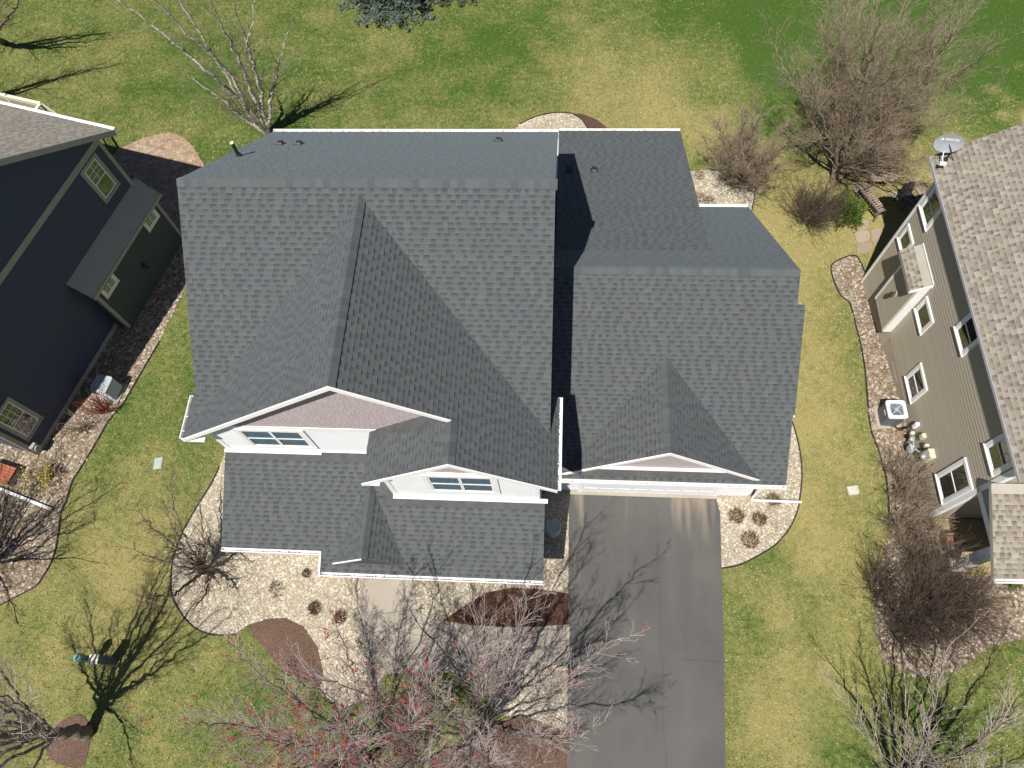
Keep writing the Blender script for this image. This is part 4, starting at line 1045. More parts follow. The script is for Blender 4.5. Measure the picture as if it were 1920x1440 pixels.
# rake boards (white) and soffits
def rake(p, q, parent, drop=.17, t=.035, top=.012):
    p, q = Vector(p), Vector(q); mb = MB(); o = Vector((0, -t, 0))
    a = [p + Vector((0, 0, -drop)), q + Vector((0, 0, -drop)), q + Vector((0, 0, top)), p + Vector((0, 0, top))]
    mb.prism(a, o); mb.build('rake_board', M['white'], parent)
rake((-10.80, 6.595, zW - .02), (-5.33, 6.595, 10.02), roof1, .17)
rake((-5.33, 6.595, 10.02), (-2.62, 6.595, 10.02 - sl * 2.71), roof1, .17)
rake((-5.33, 5.415, 8.04 - sl * 2.67), (-2.66, 5.415, 8.04), roof1, .16)
rake((-2.66, 5.415, 8.04), (.10, 5.415, 8.04 - sl * 2.76), roof1, .16)
rake((.22, 6.875, ggr - sl * 3.13), (ggx, 6.875, ggr), roof1, .15)
rake((ggx, 6.875, ggr), (6.48, 6.875, ggr - sl * 3.13), roof1, .15)
rake((-6.80, 3.765, 3.80 - es * 1.14), (-5.66, 3.765, 3.80), roof1, .07)
mb = MB(); mb.prism([(-5.66, 3.78, 3.78), (-4.6, 3.78, 2.86), (-6.7, 3.78, 2.86)], (0, .02, 0)); mb.build('gable_face', M['deck_dark'], roof1)
mb = MB()   # soffits under the overhangs
for (a, b, y0, y1, zf) in ((-10.7, -5.34, 6.61, 6.96, lambda x: 10.02 - sl * abs(x + 5.33) - .15), (-5.32, -2.7, 6.61, 6.96, lambda x: 10.02 - sl * abs(x + 5.33) - .15),
                        (-5.25, -2.67, 5.43, 5.78, lambda x: 8.04 - sl * abs(x + 2.66) - .15), (-2.65, .05, 5.43, 5.78, lambda x: 8.04 - sl * abs(x + 2.66) - .15)):
    mb.hexa([(a, y0, zf(a) - .012), (b, y0, zf(b) - .012), (b, y1, zf(b) - .012), (a, y1, zf(a) - .012), (a, y0, zf(a)), (b, y0, zf(b)), (b, y1, zf(b)), (a, y1, zf(a))])
mb.build('soffit', M['white'], roof1)
mb = MB(); mb.box(-10.78, -10.22, 6.60, 6.95, 5.72, 5.80); mb.build('eave_return', M['white'], roof1)
mb = MB(); mb.box(-5.30, -4.86, 5.42, 5.78, 5.84, 5.92); mb.build('eave_return', M['white'], roof1)
# rake trims along the ends of the roofs, white fascia under the eaves
def edge_trim(p, q, parent=None, w=.03, h=.15):
    mb = MB(); p, q = Vector(p), Vector(q); ins = Vector((-.034 if p.x > -5 else .034, 0, -h / 2 - .03)); mb.bar(p + ins, q + ins, w, h); mb.build('edge_trim', M['white'], roof1)
edge_trim((-.122, 8.2, 5.96 + sl * 1.56), (-.122, 12.45, 10.26)); edge_trim((-.122, 12.45, 10.26), (-.122, 18.26, 5.96))
edge_trim((-10.318, 12.45, 10.26), (-10.318, 18.26, 5.96)); edge_trim((-10.318, 8.0, 5.96 + sl * 1.36), (-10.318, 12.45, 10.26))
edge_trim((4.818, 13.5, 5.77), (4.818, 21.62, 2.522)); edge_trim((7.168, 12.14, 6.76), (7.168, 17.72, 2.63))
edge_trim((7.338, 6.74, 2.764), (7.338, 8.58, gzv(8.58))); edge_trim((7.398, 8.58, gzv(8.58)), (7.398, 11.33, gzv(11.33)))
edge_trim((-.252, 3.5, pz(3.5)), (-.252, 5.7, pz(5.7)), h=.12); edge_trim((-10.378, 4.1, pz(4.1)), (-10.378, 6.95, pz(6.95)), h=.12)

mb = MB(); mb.bar((-7.195, 3.38, pz(3.5) - .03), (-7.195, 4.10, pz(4.1) - .03), .045, .10); mb.build('drip_edge', M['white'], roof1)
gutter((-10.3, 18.262, 5.965), (-.14, 18.262, 5.965), (0, 1, 0), H1, M['white'])
gutter((-.12, 21.622, 2.525), (4.8, 21.622, 2.525), (0, 1, 0), H1, M['white'])
gutter((5.0, 17.722, 2.635), (7.15, 17.722, 2.635), (0, 1, 0), H1, M['white'])
gutter((-.40, 6.738, 2.745), (7.33, 6.738, 2.745), (0, -1, 0), H1, M['white'], gap=.53)
gutter((-7.17, 3.498, pz(3.5) - .015), (-.27, 3.498, pz(3.5) - .015), (0, -1, 0), H1, M['white'], gap=.68)
gutter((-10.36, 4.098, pz(4.1) - .015), (-7.2, 4.098, pz(4.1) - .015), (0, -1, 0), H1, M['white'], gap=.85)
gutter((.082, 5.43, zE - .012), (.082, 8.18, zE - .012), (1, 0, 0), H1, M['white'], gap=.5)
gutter((-10.772, 6.62, zW - .012), (-10.772, 7.97, zW - .012), (-1, 0, 0), H1, M['white'], gap=.45)

# garage door with raised sections, door trim, wall light strip, downspout
mb = MB(); fg.box(mb, 1.0, 5.62, 0, .03, .04, 2.2); gd = mb.build('garage_door', M['white_siding'], H1)
for r in range(4):
    for c in range(8):
        mb = MB(); x0 = 1.08 + c * .57; z0 = .12 + r * .54; fg.box(mb, x0, x0 + .47, .031, .042, z0, z0 + .40); mb.build('door_panel', M['white_siding'], gd)
mb = MB(); fg.box(mb, .86, .995, 0, .05, .03, 2.3); fg.box(mb, 5.625, 5.76, 0, .05, .03, 2.3); fg.box(mb, .86, 5.76, 0, .052, 2.301, 2.45); mb.build('door_trim', M['white'], H1)
board_wall(fg, gwg, 'siding_board', M['white_siding'], .2, 2.6, lambda z: (5.78, 6.84), .15, (.7, .72, .75))
board_wall(fg, gwg, 'siding_board', M['white_siding'], .2, 2.6, lambda z: (-.42, .84), .15, (.7, .72, .75))
mb = MB(); mb.tube([(6.92, 6.93, 2.62), (6.92, 6.98, 2.3), (6.92, 7.0, .35), (6.96, 6.99, .12), (7.15, 6.97, .09), (8.61, 6.93, gz(8.61, 6.93) + .09)], .045, 6); mb.build('downspout', M['white'], H1)

# roof vents and pipes
def box_vent(c, P, w=.16, d=.16, h=.10):
    c = Vector(c); mb = MB(); mb.obox(P.pt(0, 0) * 0 + c + P.n * .006, P.a * (w + .05), P.b * (d + .06), P.n * .004)
    a, b, n = P.a, P.b, P.n
    lo = [c - a * w - b * d, c + a * w - b * d, c + a * w + b * d, c - a * w + b * d]
    hi = [c - a * w * .8 - b * d + n * h * 1.2, c + a * w * .8 - b * d + n * h * 1.2, c + a * w * .8 + b * d * .7 + n * h * .7, c - a * w * .8 + b * d * .7 + n * h * .7]
    mb.hexa([p + n * .01 for p in lo] + hi); mb.build('roof_vent', M['metal_dark'], roof1)
for (x, y) in ((-9.22, 16.41), (-8.6, 16.41), (-2.09, 16.9)): box_vent((x, y, mN.z(x, y)), mN, .1, .1, .09)
box_vent((.29, 18.4, fM.z(.29, 18.4)), fM, .17, .15, .14); box_vent((1.23, 18.45, fM.z(1.23, 18.45)), fM, .10, .10, .10)
c = Vector((-9.83, 14.9, mN.z(-9.83, 14.9)))
mb = MB(); mb.lathe(c - Vector((0, 0, .05)), [(.11, 0), (.10, .08), (.065, .16)], 12); mb.tube([c, c + Vector((0, 0, .55))], .055, 12); vp = mb.build('vent_pipe', M['metal_dark'], roof1)
mb = MB(); mb.lathe(c + Vector((0, 0, .55)), [(.06, 0), (.06, .02), (.042, .021), (.042, .002)], 12); mb.build('pipe_rim', M['cream'], vp)
# small things lying on the roof

# ------------------------------------------------------------------ greige house on the right
H2 = thing('greige_house', tuple(FR(5, -3, .4)), 'greige lap sided house with a tan shingle roof and white window trim', 'house')
def vdir(fr, a, o, z): return fr.us * a + fr.n * o + Vector((0, 0, z))
rs_ = .667; rk = math.hypot(1, rs_)
ew = FR(-.6, .27, 6.45)
r2a = Plane(FR(-.6, .27, 6.45), vdir(FR, 1, 0, 0), vdir(FR, 0, -1, rs_), [rect(10.85, 6.8 * rk)], hs=.8)
r2b = Plane(FR(10.25, -13.33, 6.45), vdir(FR, -1, 0, 0), vdir(FR, 0, 1, rs_), [rect(10.85, 6.8 * rk)])
pp_ = .40; ppk = math.hypot(1, pp_)
r2p = Plane(FR(12.35, .25, 4.22), vdir(FR, 0, -1, 0), vdir(FR, -1, 0, pp_), [[(0, 0), (7, 0), (7, 2.42 * ppk), (0, 2.42 * ppk)]])
r2s = Plane(FR(1.42, .62, 4.16), vdir(FR, 1, 0, 0), vdir(FR, 0, -1, .57), [rect(1.62, .60 * math.hypot(1, .57))])
H2P = [r2a, r2b, r2p, r2s]
roof2 = slabs(H2P, .13, 'roof', M['greige_trim'], H2)
TAN = [(.76, .72, .71), (.87, .85, .84), (1, 1, 1), (1.06, 1.06, 1.05), (1.15, 1.16, 1.16), (.92, .88, .86), (1.0, .99, .95)]
BASE2 = (.275, .248, .212)
r2b.shingle = False
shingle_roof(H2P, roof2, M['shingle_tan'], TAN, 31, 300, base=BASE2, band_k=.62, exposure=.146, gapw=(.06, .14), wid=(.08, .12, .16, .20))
ridge_caps(r2a.pt(0, 6.8 * rk), r2a.pt(10.85, 6.8 * rk), rs_, roof2, M['shingle_tan'], [(1, 1, 1), (.9, .9, .9)], BASE2, 8)
mb = MB(); mb.bar(FR(10.25, .282, 6.395), FR(-.6, .282, 6.395), .02, .10); mb.build('fascia', plain('lavender_grey_fascia', (.42, .41, .45), .5, .05), H2)
gutter(FR(12.36, .20, 4.21), FR(12.36, -6.6, 4.21), FR.us, H2, M['white'], gap=.55, litter=False)
mb = MB(); FR.box(mb, 0, 9.88, -13.0, 0, -.3, 6.30); FR.box(mb, 9.90, 11.8, -13.0, -1.9, -.3, 4.5)
mb.prism([FR(.02, -.35, 6.3), FR(.02, -12.65, 6.3), FR(.02, -6.5, 10.5)], FR.us * 9.8)
w2 = mb.build('wall', M['greige'], H2); 
w2.data.attributes['tint'].data.foreach_set('vector', np.tile(np.array([.40, .355, .285], np.float32), len(w2.data.polygons)))
GRG = (.40, .355, .285)
board_wall(FR, w2, 'siding_board', M['greige'], .02, 1.17, lambda z: (.07, 3.18), .1455, GRG)
board_wall(FR, w2, 'siding_board', M['greige'], 1.184, 6.3, lambda z: (.07, 9.74), .1455, GRG)
mb = MB(); FR.box(mb, 3.19, 9.9, -.1, .012, -.3, 1.165); FR.box(mb, 4.1, 4.9, .012, .02, .5, .98); mb.build('foundation', M['foundation'], H2)
for (a, b, c, d) in ((-.04, .07, -.1, 6.3), (9.74, 9.90, 1.184, 6.3)):
    mb = MB(); FR.box(mb, a, b, -.13, .03, c, d); mb.build('corner_board', M['white'], w2)
for (a0, a1, z0, z1) in ((3.29, 4.06, 3.25, 3.93), (5.13, 5.92, 1.70, 2.68), (8.86, 9.62, 2.22, 3.82), (5.02, 5.80, 5.10, 6.08), (.28, 1.06, 4.95, 5.95), (.34, .96, 3.25, 3.92), (8.83, 9.56, 5.06, 6.06)):
    window(FR, w2, a0, a1, z0, z1, M['white'], 1, None, .115, .03, 'glass_dark', rail=(z1 - z0 > .8))
# bumped out fireplace chase with its own little roof
mb = MB(); mb.prism([FR(1.57, 0, 1.32), FR(1.57, 0, 4.42), FR(1.57, .30, 4.22), FR(1.57, .30, 1.32)], FR.us * 1.45)
ch = mb.build('chase', M['greige'], H2); ch.data.attributes['tint'].data.foreach_set('vector', np.tile(np.array(GRG, np.float32), len(ch.data.polygons)))
FC = Frame(FR(0, .30, 0), FR.us, FR.n)
board_wall(FC, ch, 'siding_board', M['greige'], 1.33, 4.2, lambda z: (1.66, 2.93), .1455, GRG)
for (a, b) in ((1.555, 1.655), (2.935, 3.035)):
    mb = MB(); FC.box(mb, a, b, -.298 if a > 2 else -.1, .02, 1.31, 4.24); mb.build('corner_board', M['white'], ch)
mb = MB(); mb.bar(FR(1.42, .02, 4.53), FR(3.04, .02, 4.53), .05, .055); mb.build('flashing', M['ac_light'], H2)
mb = MB(); mb.prism([FR(3.045, .62, 4.03), FR(3.045, .62, 4.155), FR(3.045, .0, 4.51), FR(3.045, .0, 4.36)], FR.us * .03); mb.build('rake_board', M['white'], H2)
# porch at the street end
mb = MB(); FR.box(mb, 9.91, 11.75, -1.9, -.06, -.2, 1.10); mb.build('porch_floor', plain('tan_porch_carpet', (.34, .27, .14), .95, .15, 3, 40), H2)
mb = MB(); FR.box(mb, 9.75, 11.75, -.14, .03, 4.06, 4.28); FR.box(mb, 11.6, 11.78, -6.5, -.14, 4.06, 4.2); mb.build('porch_beam', M['white'], H2)
mb = MB(); mb.prism([FR(9.75, -.05, 4.28), FR(11.78, -.05, 4.28), FR(11.78, -.05, 4.38), FR(9.93, -.05, 5.05)], FR.n * .05); mb.build('gable_face', M['greige_trim'], H2)
mb = MB(); FR.box(mb, 11.36, 11.66, -.46, -.16, 1.56, 4.06); pc = mb.build('porch_column', M['white'], H2)
mb = MB(); FR.box(mb, 11.30, 11.72, -.52, -.10, 1.48, 1.60); mb.build('column_base', M['white'], pc)
mb = MB(); FR.box(mb, 11.33, 11.69, -.49, -.13, .3, 1.48); mb.build('pier', M['green_plastic'], pc)
for i, (o0, o1) in enumerate(((.0, .09), (-.13, -.04))):
    mb = MB(); k = .8 + .2 * i; mb.tint = (.30 * k, .24 * k, .18 * k); FR.box(mb, 9.98, 11.25, o0, o1, 1.06, 1.14 + .03 * i); mb.build('porch_plank', M['wood'], H2)
# wooden planter with brick in it and a bare plant
pl = thing('porch_planter', tuple(FR(10.72, -.4, 1.1)), 'square wooden planter with bricks and a bare plant on the greige house porch', 'planter')
for (a0, a1, o0, o1) in ((10.48, 10.54, -.62, -.18), (10.92, 10.98, -.62, -.18), (10.54, 10.92, -.62, -.57), (10.54, 10.92, -.23, -.18)):
    mb = MB(); k = rnd.uniform(.85, 1.1); mb.tint = (.26 * k, .18 * k, .13 * k); FR.box(mb, a0, a1, o0, o1, 1.11, 1.5); mb.build('side_panel', M['wood'], pl)
mb = MB(); FR.box(mb, 10.56, 10.72, -.42, -.25, 1.36, 1.44); mb.build('brick', M['brick'], pl)
mb = MB(); FR.box(mb, 10.55, 10.91, -.56, -.24, 1.14, 1.36); mb.build('soil', M['bark_dark'], pl)
mb = MB(); g = random.Random(3)
for k in range(9):
    p = FR(10.74, -.5, 1.36); a = g.uniform(-1.2, 1.2); d = Vector((math.sin(a) * .4 + .5, math.cos(a) * .55, 1.1)).normalized(); L = g.uniform(.5, .9)
    q = p + d * L * .5; e = q + (d + Vector((g.uniform(-.4, .4), g.uniform(-.4, .4), 0))) * L * .5
    mb.tube([p, q, e], [.016, .012, .006], 5)
    for j in range(3): mb.tube([q, q + (d + Vector((g.uniform(-.8, .8), g.uniform(-.8, .8), .2))).normalized() * g.uniform(.15, .35)], [.008, .004], 4)
mb.build('bare_stem', M['bark_tan'], pl)

# lanterns
def lantern(fr, s, z, parent_label, mat, o0=.0):
    t = thing('wall_lantern', tuple(fr(s, o0 + .02, z)), parent_label, 'wall light')
    mb = MB(); fr.box(mb, s - .07, s + .07, o0 + .018, o0 + .035, z - .10, z + .10); mb.build('wall_plate', M['beige_plastic'] if mat == 'copper' else M[mat], t)
    mb = MB(); c = fr(s, o0 + .16, z); mb.tube([fr(s, o0 + .03, z + .06), fr(s, o0 + .12, z + .16), fr(s, o0 + .16, z + .13)], .012, 6)
    mb.lathe(c + Vector((0, 0, .04)), [(.085, 0), (.07, .03), (.02, .08), (.012, .10)], 6); mb.lathe(c + Vector((0, 0, -.17)), [(.03, 0), (.06, .02), (.055, .03)], 6)
    for k in range(6):
        a = math.pi / 3 * k; v = Vector((math.cos(a), math.sin(a), 0)); mb.tube([c + v * .055 + Vector((0, 0, -.15)), c + v * .08 + Vector((0, 0, .04))], .007, 4)
    mb.build('cage', M['metal_dark'], t)
    mb = MB(); mb.lathe(c + Vector((0, 0, -.14)), [(.045, 0), (.066, .17)], 6); mb.build('lamp_glass', M['glass'], t)
lantern(FC, 2.30, 2.75, 'dark cage lantern on the face of the fireplace chase of the greige house', 'copper')

# satellite dish at the roof corner
dish_c = Vector((12.02, 16.56, 7.25)); dn = Vector((-.16, -.95, .17)).normalized()
dx = dn.cross(Vector((0, 0, 1))).normalized() * -1; dy = dn.cross(dx).normalized(); 
if dy.z < 0: dy = -dy
if dx.x < 0: dx = -dx
DT = thing('satellite_dish', (12.1, 16.6, 6.5), 'grey oval satellite dish with white lettering on the corner of the tan roof', 'satellite dish')
mb = MB(); n = 40; rings = [(0, -.055), (.35, -.048), (.7, -.026), (1, .0), (1.02, .0)]
vs = [dish_c + dn * -.055]; fs_l = []
for (r, h) in rings[1:]:
    for k in range(n):
        a = 2 * math.pi * k / n; vs.append(dish_c + dx * math.cos(a) * r * .425 + dy * math.sin(a) * r * .33 + dn * h)
m_ = len(vs)
for k in range(n): fs_l.append((0, 1 + k, 1 + (k + 1) % n))
for i in range(len(rings) - 2):
    for k in range(n): fs_l.append((1 + i * n + k, 1 + (i + 1) * n + k, 1 + (i + 1) * n + (k + 1) % n, 1 + i * n + (k + 1) % n))
back = [v - dn * .012 for v in vs]
mb.add(vs, fs_l); mb.add(back, [tuple(reversed(f)) for f in fs_l]); mb.build('reflector', M['metal_grey'], DT)
mb = MB(); mast = FR(-.28, -.06, 6.68)
mb.tube([mast, mast + Vector((0, 0, .30)), dish_c - dn * .10], .022, 8); mb.obox(dish_c - dn * .09, dx * .09, dy * .09, dn * .03)
for v in (Vector((.22, -.25, -.02)), Vector((.3, .2, .12))): mb.tube([mast + Vector((0, 0, .25)), mast + v + Vector((0, 0, .03))], .012, 6)
mb.lathe(mast - Vector((0, 0, .03)), [(.09, 0), (.09, .05)], 8); mb.build('mast', M['metal_dark'], DT)
mb = MB(); e = dish_c - dy * .47 + dn * .34; mb.tube([dish_c - dy * .30 - dn * .02, dish_c - dy * .42 + dn * .12, e], .016, 6); mb.obox(e + dn * .03, dx * .10, dy * .04, dn * .05); mb.build('feed_arm', M['ac_light'], DT)
def flat_text(body, size, c, ux, uy, nrm, mat, parent, name='lettering', align='CENTER'):
    cu = bpy.data.curves.new(name, 'FONT'); cu.body = body; cu.size = size; cu.extrude = .002; cu.align_x = align; cu.align_y = 'CENTER'; cu.offset = size * .012
    o = bpy.data.objects.new(name, cu); COL.objects.link(o); bpy.context.view_layer.update()
    me = bpy.data.meshes.new_from_object(o.evaluated_get(bpy.context.evaluated_depsgraph_get())); bpy.data.objects.remove(o); bpy.data.curves.remove(cu)
    me.materials.clear(); me.materials.append(mat)
    mw = Matrix(((ux.x, uy.x, nrm.x, c.x), (ux.y, uy.y, nrm.y, c.y), (ux.z, uy.z, nrm.z, c.z), (0, 0, 0, 1)))
    return link(name, me, parent, mw)
lm_ = plain('white_lettering', (.85, .85, .85), .5, .02)
cx_ = dish_c + dy * .12 - dn * .020
flat_text('DIRECTV', .105, cx_ + dx * .045, dx, dy, dn, lm_, DT)
mb = MB(); k0 = cx_ - dx * .245
vs = []; 
for k in range(20):
    a = 2 * math.pi * k / 20
    vs.append(k0 + dx * math.cos(a) * .045 + dy * math.sin(a) * .045); vs.append(k0 + dx * (math.cos(a) * .022 - .01) + dy * math.sin(a) * .024)
mb.add(vs, [(2 * k, 2 * ((k + 1) % 20), 2 * ((k + 1) % 20) + 1, 2 * k + 1) for k in range(20)]); mb.build('emblem', lm_, DT)

# air conditioners
def ac_unit(fr, s0, s1, o0, o1, zb, h, label, body, top, louvres, sides_dark):
    cs, co = (s0 + s1) / 2, (o0 + o1) / 2
    t = thing('air_conditioner', tuple(fr(cs, co, zb)), label, 'air conditioner')
    mb = MB(); fr.box(mb, s0 - .09, s1 + .09, o0 - .09, o1 + .09, zb, zb + .07); mb.build('pad', M['concrete'], t)
    r = .09
    def outline(gr, z):
        P = []
        for (sx, sy) in ((1, 1), (-1, 1), (-1, -1), (1, -1)):
            for a in (0, 30, 60, 90):
                aa = math.radians({(1, 1): 0, (-1, 1): 90, (-1, -1): 180, (1, -1): 270}[(sx, sy)] + a)
                P.append(fr(cs + sx * ((s1 - s0) / 2 - r) + math.cos(aa) * (r + gr), co + sy * ((o1 - o0) / 2 - r) + math.sin(aa) * (r + gr), z))
        return P
    def shell(name, g0, z0, z1, mat, hole=False, parent=t):
        mb = MB(); a = outline(g0, z0); b = outline(g0, z1); n = len(a)
        mb.add(a + b, [(i, (i + 1) % n, n + (i + 1) % n, n + i) for i in range(n)] + [tuple(reversed(range(n)))] + ([] if hole else [tuple(range(n, 2 * n))]))
        return mb, b
    mb, _ = shell('body', -.02, zb + .07, zb + h - .05, body); bd = mb.build('body', M[body], t)
    if louvres:
        for i in range(12):
            z = zb + .14 + i * (h - .25) / 12; mb, _ = shell('louvre', -.004, z, z + .016, body); mb.build('louvre', M[louvres], t)
    # top panel with a round opening
    R_ = min(s1 - s0, o1 - o0) * .40; mb = MB(); z = zb + h; out = outline(0, z); lo = outline(0, z - .06); n = len(out)
    c = fr(cs, co, z); inn = []
    for p in out:
        v = (p - c); inn.append(c + v.normalized() * R_)
    mb.add(lo + out + inn + [p - Vector((0, 0, .12)) for p in inn], [(i, (i + 1) % n, n + (i + 1) % n, n + i) for i in range(n)] + [(n + i, n + (i + 1) % n, 2 * n + (i + 1) % n, 2 * n + i) for i in range(n)] + [(2 * n + i, 2 * n + (i + 1) % n, 3 * n + (i + 1) % n, 3 * n + i) for i in range(n)])
    mb.build('top_panel', M[top], t)
    mb = MB(); mb.lathe(c - Vector((0, 0, .115)), [(R_ * .99, 0), (R_ * .99, .003)], 20); mb.build('fan_well', M['metal_dark'], t)
    mb = MB(); mb.lathe(c - Vector((0, 0, .10)), [(.07, 0), (.07, .07), (.05, .08)], 12)
    for k in range(4):
        a = math.pi / 2 * k + .4; v = Vector((math.cos(a), math.sin(a), 0)); s_ = Vector((-v.y, v.x, 0))
        mb.add([c + v * .06 - s_ * .05 - Vector((0, 0, .07)), c + v * R_ * .92 - s_ * .11 - Vector((0, 0, .08)), c + v * R_ * .92 + s_ * .09 - Vector((0, 0, .045)), c + v * .06 + s_ * .06 - Vector((0, 0, .04))], [(0, 1, 2, 3)])
    mb.build('fan', M['ac_blue'], t)
    mb = MB()
    for rr in (.25, .45, .65, .85, 1.0):
        pts = [c + Vector((math.cos(2 * math.pi * k / 24), math.sin(2 * math.pi * k / 24), 0)) * R_ * rr + Vector((0, 0, .004)) for k in range(25)]; mb.tube(pts, .0035, 3, cap=False)
    for k in range(12):
        v = Vector((math.cos(math.pi / 6 * k), math.sin(math.pi / 6 * k), 0)); mb.tube([c + v * .03 + Vector((0, 0, .012)), c + v * R_ + Vector((0, 0, .004))], .0035, 3)
    mb.build('fan_guard', M['metal_grey'], t)
    return t
a1 = ac_unit(FR, 5.93, 6.61, .26, .92, gz(11.4, 9.9) - .02, .82, 'air conditioner with pale top and charcoal sides by the greige wall', 'slate_metal', 'ac_light', None, True)
mb = MB(); FR.box(mb, 6.20, 6.26, .905, .912, 1.45, 1.50); FR.box(mb, 6.27, 6.40, .905, .912, 1.46, 1.49); mb.build('name_plate', M['white'], a1)
FA = Frame(Vector((-17.42, 10.50, 0)), Vector((math.cos(math.radians(80)), math.sin(math.radians(80)), 0)), Vector((math.sin(math.radians(80)), -math.cos(math.radians(80)), 0)))
a2 = ac_unit(FA, -.36, .36, -.33, .33, .016, .86, 'blue grey louvred air conditioner in the shade of the navy house', 'ac_blue', 'ac_blue', 'ac_light', False)

# gas meter, conduit, boxes on the greige wall
GM = thing('gas_meter', tuple(FR(7.55, .25, .9)), 'grey gas meter with bent pipes against the greige wall, beyond the air conditioner', 'gas meter')
mb = MB(); c = FR(7.62, .30, 1.45); mb.lathe(c - FR.n * .08, [(.10, 0), (.14, .03), (.14, .13), (.10, .16)], 14, axis=tuple(FR.n)); mb.obox(c + Vector((0, 0, .12)), FR.us * .11, FR.n * .07, (0, 0, .05)); mb.build('meter_body', M['ac_blue'], GM)
mb = MB(); mb.tube([FR(7.30, .22, .8), FR(7.30, .22, 1.55), FR(7.34, .25, 1.68), FR(7.55, .28, 1.68), FR(7.55, .28, 1.58)], .026, 7); mb.tube([FR(7.70, .28, 1.58), FR(7.70, .27, 1.72), FR(7.82, .2, 1.75), FR(7.86, .02, 1.75)], .024, 7); mb.build('pipe', M['metal_grey'], GM)
mb = MB(); mb.lathe(FR(7.32, .26, 1.60), [(.06, 0), (.09, .03), (.09, .06), (.05, .09)], 12); mb.build('regulator', M['metal_grey'], GM)
EB = thing('utility_box', tuple(FR(8.1, .1, 1.78)), 'beige utility box with a round grey meter on the greige wall', 'electric meter')
mb = MB(); FR.box(mb, 7.92, 8.24, .02, .20, 1.80, 2.36); mb.build('cabinet', M['beige_plastic'], EB)
mb = MB(); mb.lathe(FR(8.08, .20, 2.0), [(.11, 0), (.11, .05), (.085, .10), (.05, .11)], 14, axis=tuple(FR.n)); mb.build('meter_dial', M['metal_grey'], EB)
mb = MB(); mb.tube([FR(8.08, .1, 1.80), FR(8.08, .1, 1.0)], .03, 8); mb.build('conduit', M['beige_plastic'], EB)
for i, (s_, z0, z1, ww, lab) in enumerate(((6.86, 1.55, 1.85, .12, 'small white disconnect box just beyond the air conditioner on the greige wall'), (7.02, 1.30, 1.42, .10, 'small pale pipe cover low on the greige wall next to the disconnect box'), (7.36, 1.86, 2.08, .15, 'beige cable box above the gas meter on the greige wall'), (7.72, 1.98, 2.12, .10, 'round topped beige junction box above the gas meter pipes'))):
    t = thing('junction_box', tuple(FR(s_, .1, z0)), lab, 'utility box')
    mb = MB(); FR.box(mb, s_ - ww / 2, s_ + ww / 2, .018, .13, z0, z1); mb.build('housing', M['white'] if i == 0 else M['beige_plastic'], t)
    mb = MB(); FR.box(mb, s_ - ww / 2 + .015, s_ + ww / 2 - .015, .131, .142, z0 + .015, z1 - .015); mb.build('cover', M['beige_plastic'] if i else M['white'], t)
    mb = MB(); mb.tube([FR(s_, .07, z0), FR(s_, .07, z0 - .3)], .014, 6); mb.build('cable', M['metal_dark'], t)
ln = thing('refrigerant_line', tuple(FR(6.75, .3, .95)), 'black insulated pipe looping from the air conditioner to the greige wall', 'pipe')
mb = MB(); mb.tube(smooth([FR(6.55, .45, 1.05), FR(6.70, .38, 1.02), FR(6.78, .30, 1.15), FR(6.83, .2, 1.35), FR(6.85, .03, 1.4)], 5), .028, 7); mb.build('insulated_line', M['metal_dark'], ln)
mb = MB(); mb.tube(smooth([FR(6.58, .52, 1.1), FR(6.74, .46, .96), FR(6.86, .25, 1.2), FR(6.86, .12, 1.52)], 5), .012, 6); mb.build('bare_line', M['copper'], ln)

# hollow concrete block lying in the rock at the corner
bl = thing('concrete_block', tuple(FR(1.0, .55, .05)), 'pale concrete block with a row of openings lying under the fireplace chase', 'concrete block')
mb = MB(); FR.box(mb, .62, 1.42, .42, .46, .02, .16); FR.box(mb, .62, 1.42, .62, .66, .02, .16)
for i in range(6): FR.box(mb, .62 + i * .152, .66 + i * .152, .46, .62, .02, .16)
mb.build('web', M['concrete'], bl)

# ------------------------------------------------------------------ navy house on the left
H3 = thing('navy_house', tuple(FL(0, -4, 0)), 'navy lap sided house with taupe trim and brown grey roof, its wall in shade', 'house')
ns = .69; nk = math.hypot(1, ns)
r3n = Plane(FL(4.96, .20, 6.20), vdir(FL, 0, -1, 0), vdir(FL, -1, 0, ns), [rect(14.1, 5.54 * nk)], hs=.45)
r3s = Plane(FL(-6.12, -13.9, 6.20), vdir(FL, 0, 1, 0), vdir(FL, 1, 0, ns), [rect(14.1, 5.54 * nk)])
bs = .95; r3b = Plane(FL(-.12, .12, 2.70), vdir(FL, 1, 0, 0), vdir(FL, 0, -1, bs), [[(0, 0), (5.10, 0), (5.10, .75 * math.hypot(1, bs)), (0, .75 * math.hypot(1, bs))]])
H3P = [r3n, r3s, r3b]
roof3 = slabs(H3P, .14, 'roof', M['taupe_trim'], H3)
r3s.shingle = False
BASE3 = (.285, .25, .21)
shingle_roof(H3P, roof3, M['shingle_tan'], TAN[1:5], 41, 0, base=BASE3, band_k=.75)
gutter(FL(4.97, .20, 6.195), FL(4.97, -13.9, 6.195), FL.us, H3, M['white'], w=.12, gap=.7, litter=False)
mb = MB(); FL.box(mb, -5.88, 4.72, -13.6, -.60, -.1, 5.4); mb.prism([FL(4.72, -.60, 5.4), FL(4.72, -.6, 6.2), FL(-.58, -.6, 9.85), FL(-5.88, -.6, 6.2), FL(-5.88, -.6, 5.4)], FL.n * -13)
w3 = mb.build('wall', M['navy'], H3); NAVY = (.056, .068, .105)
w3.data.attributes['tint'].data.foreach_set('vector', np.tile(np.array(NAVY, np.float32), len(w3.data.polygons)))
FM = Frame(FL(0, -.60, 0), FL.us, FL.n)
hw = lambda z: (9.84 - z) / ns
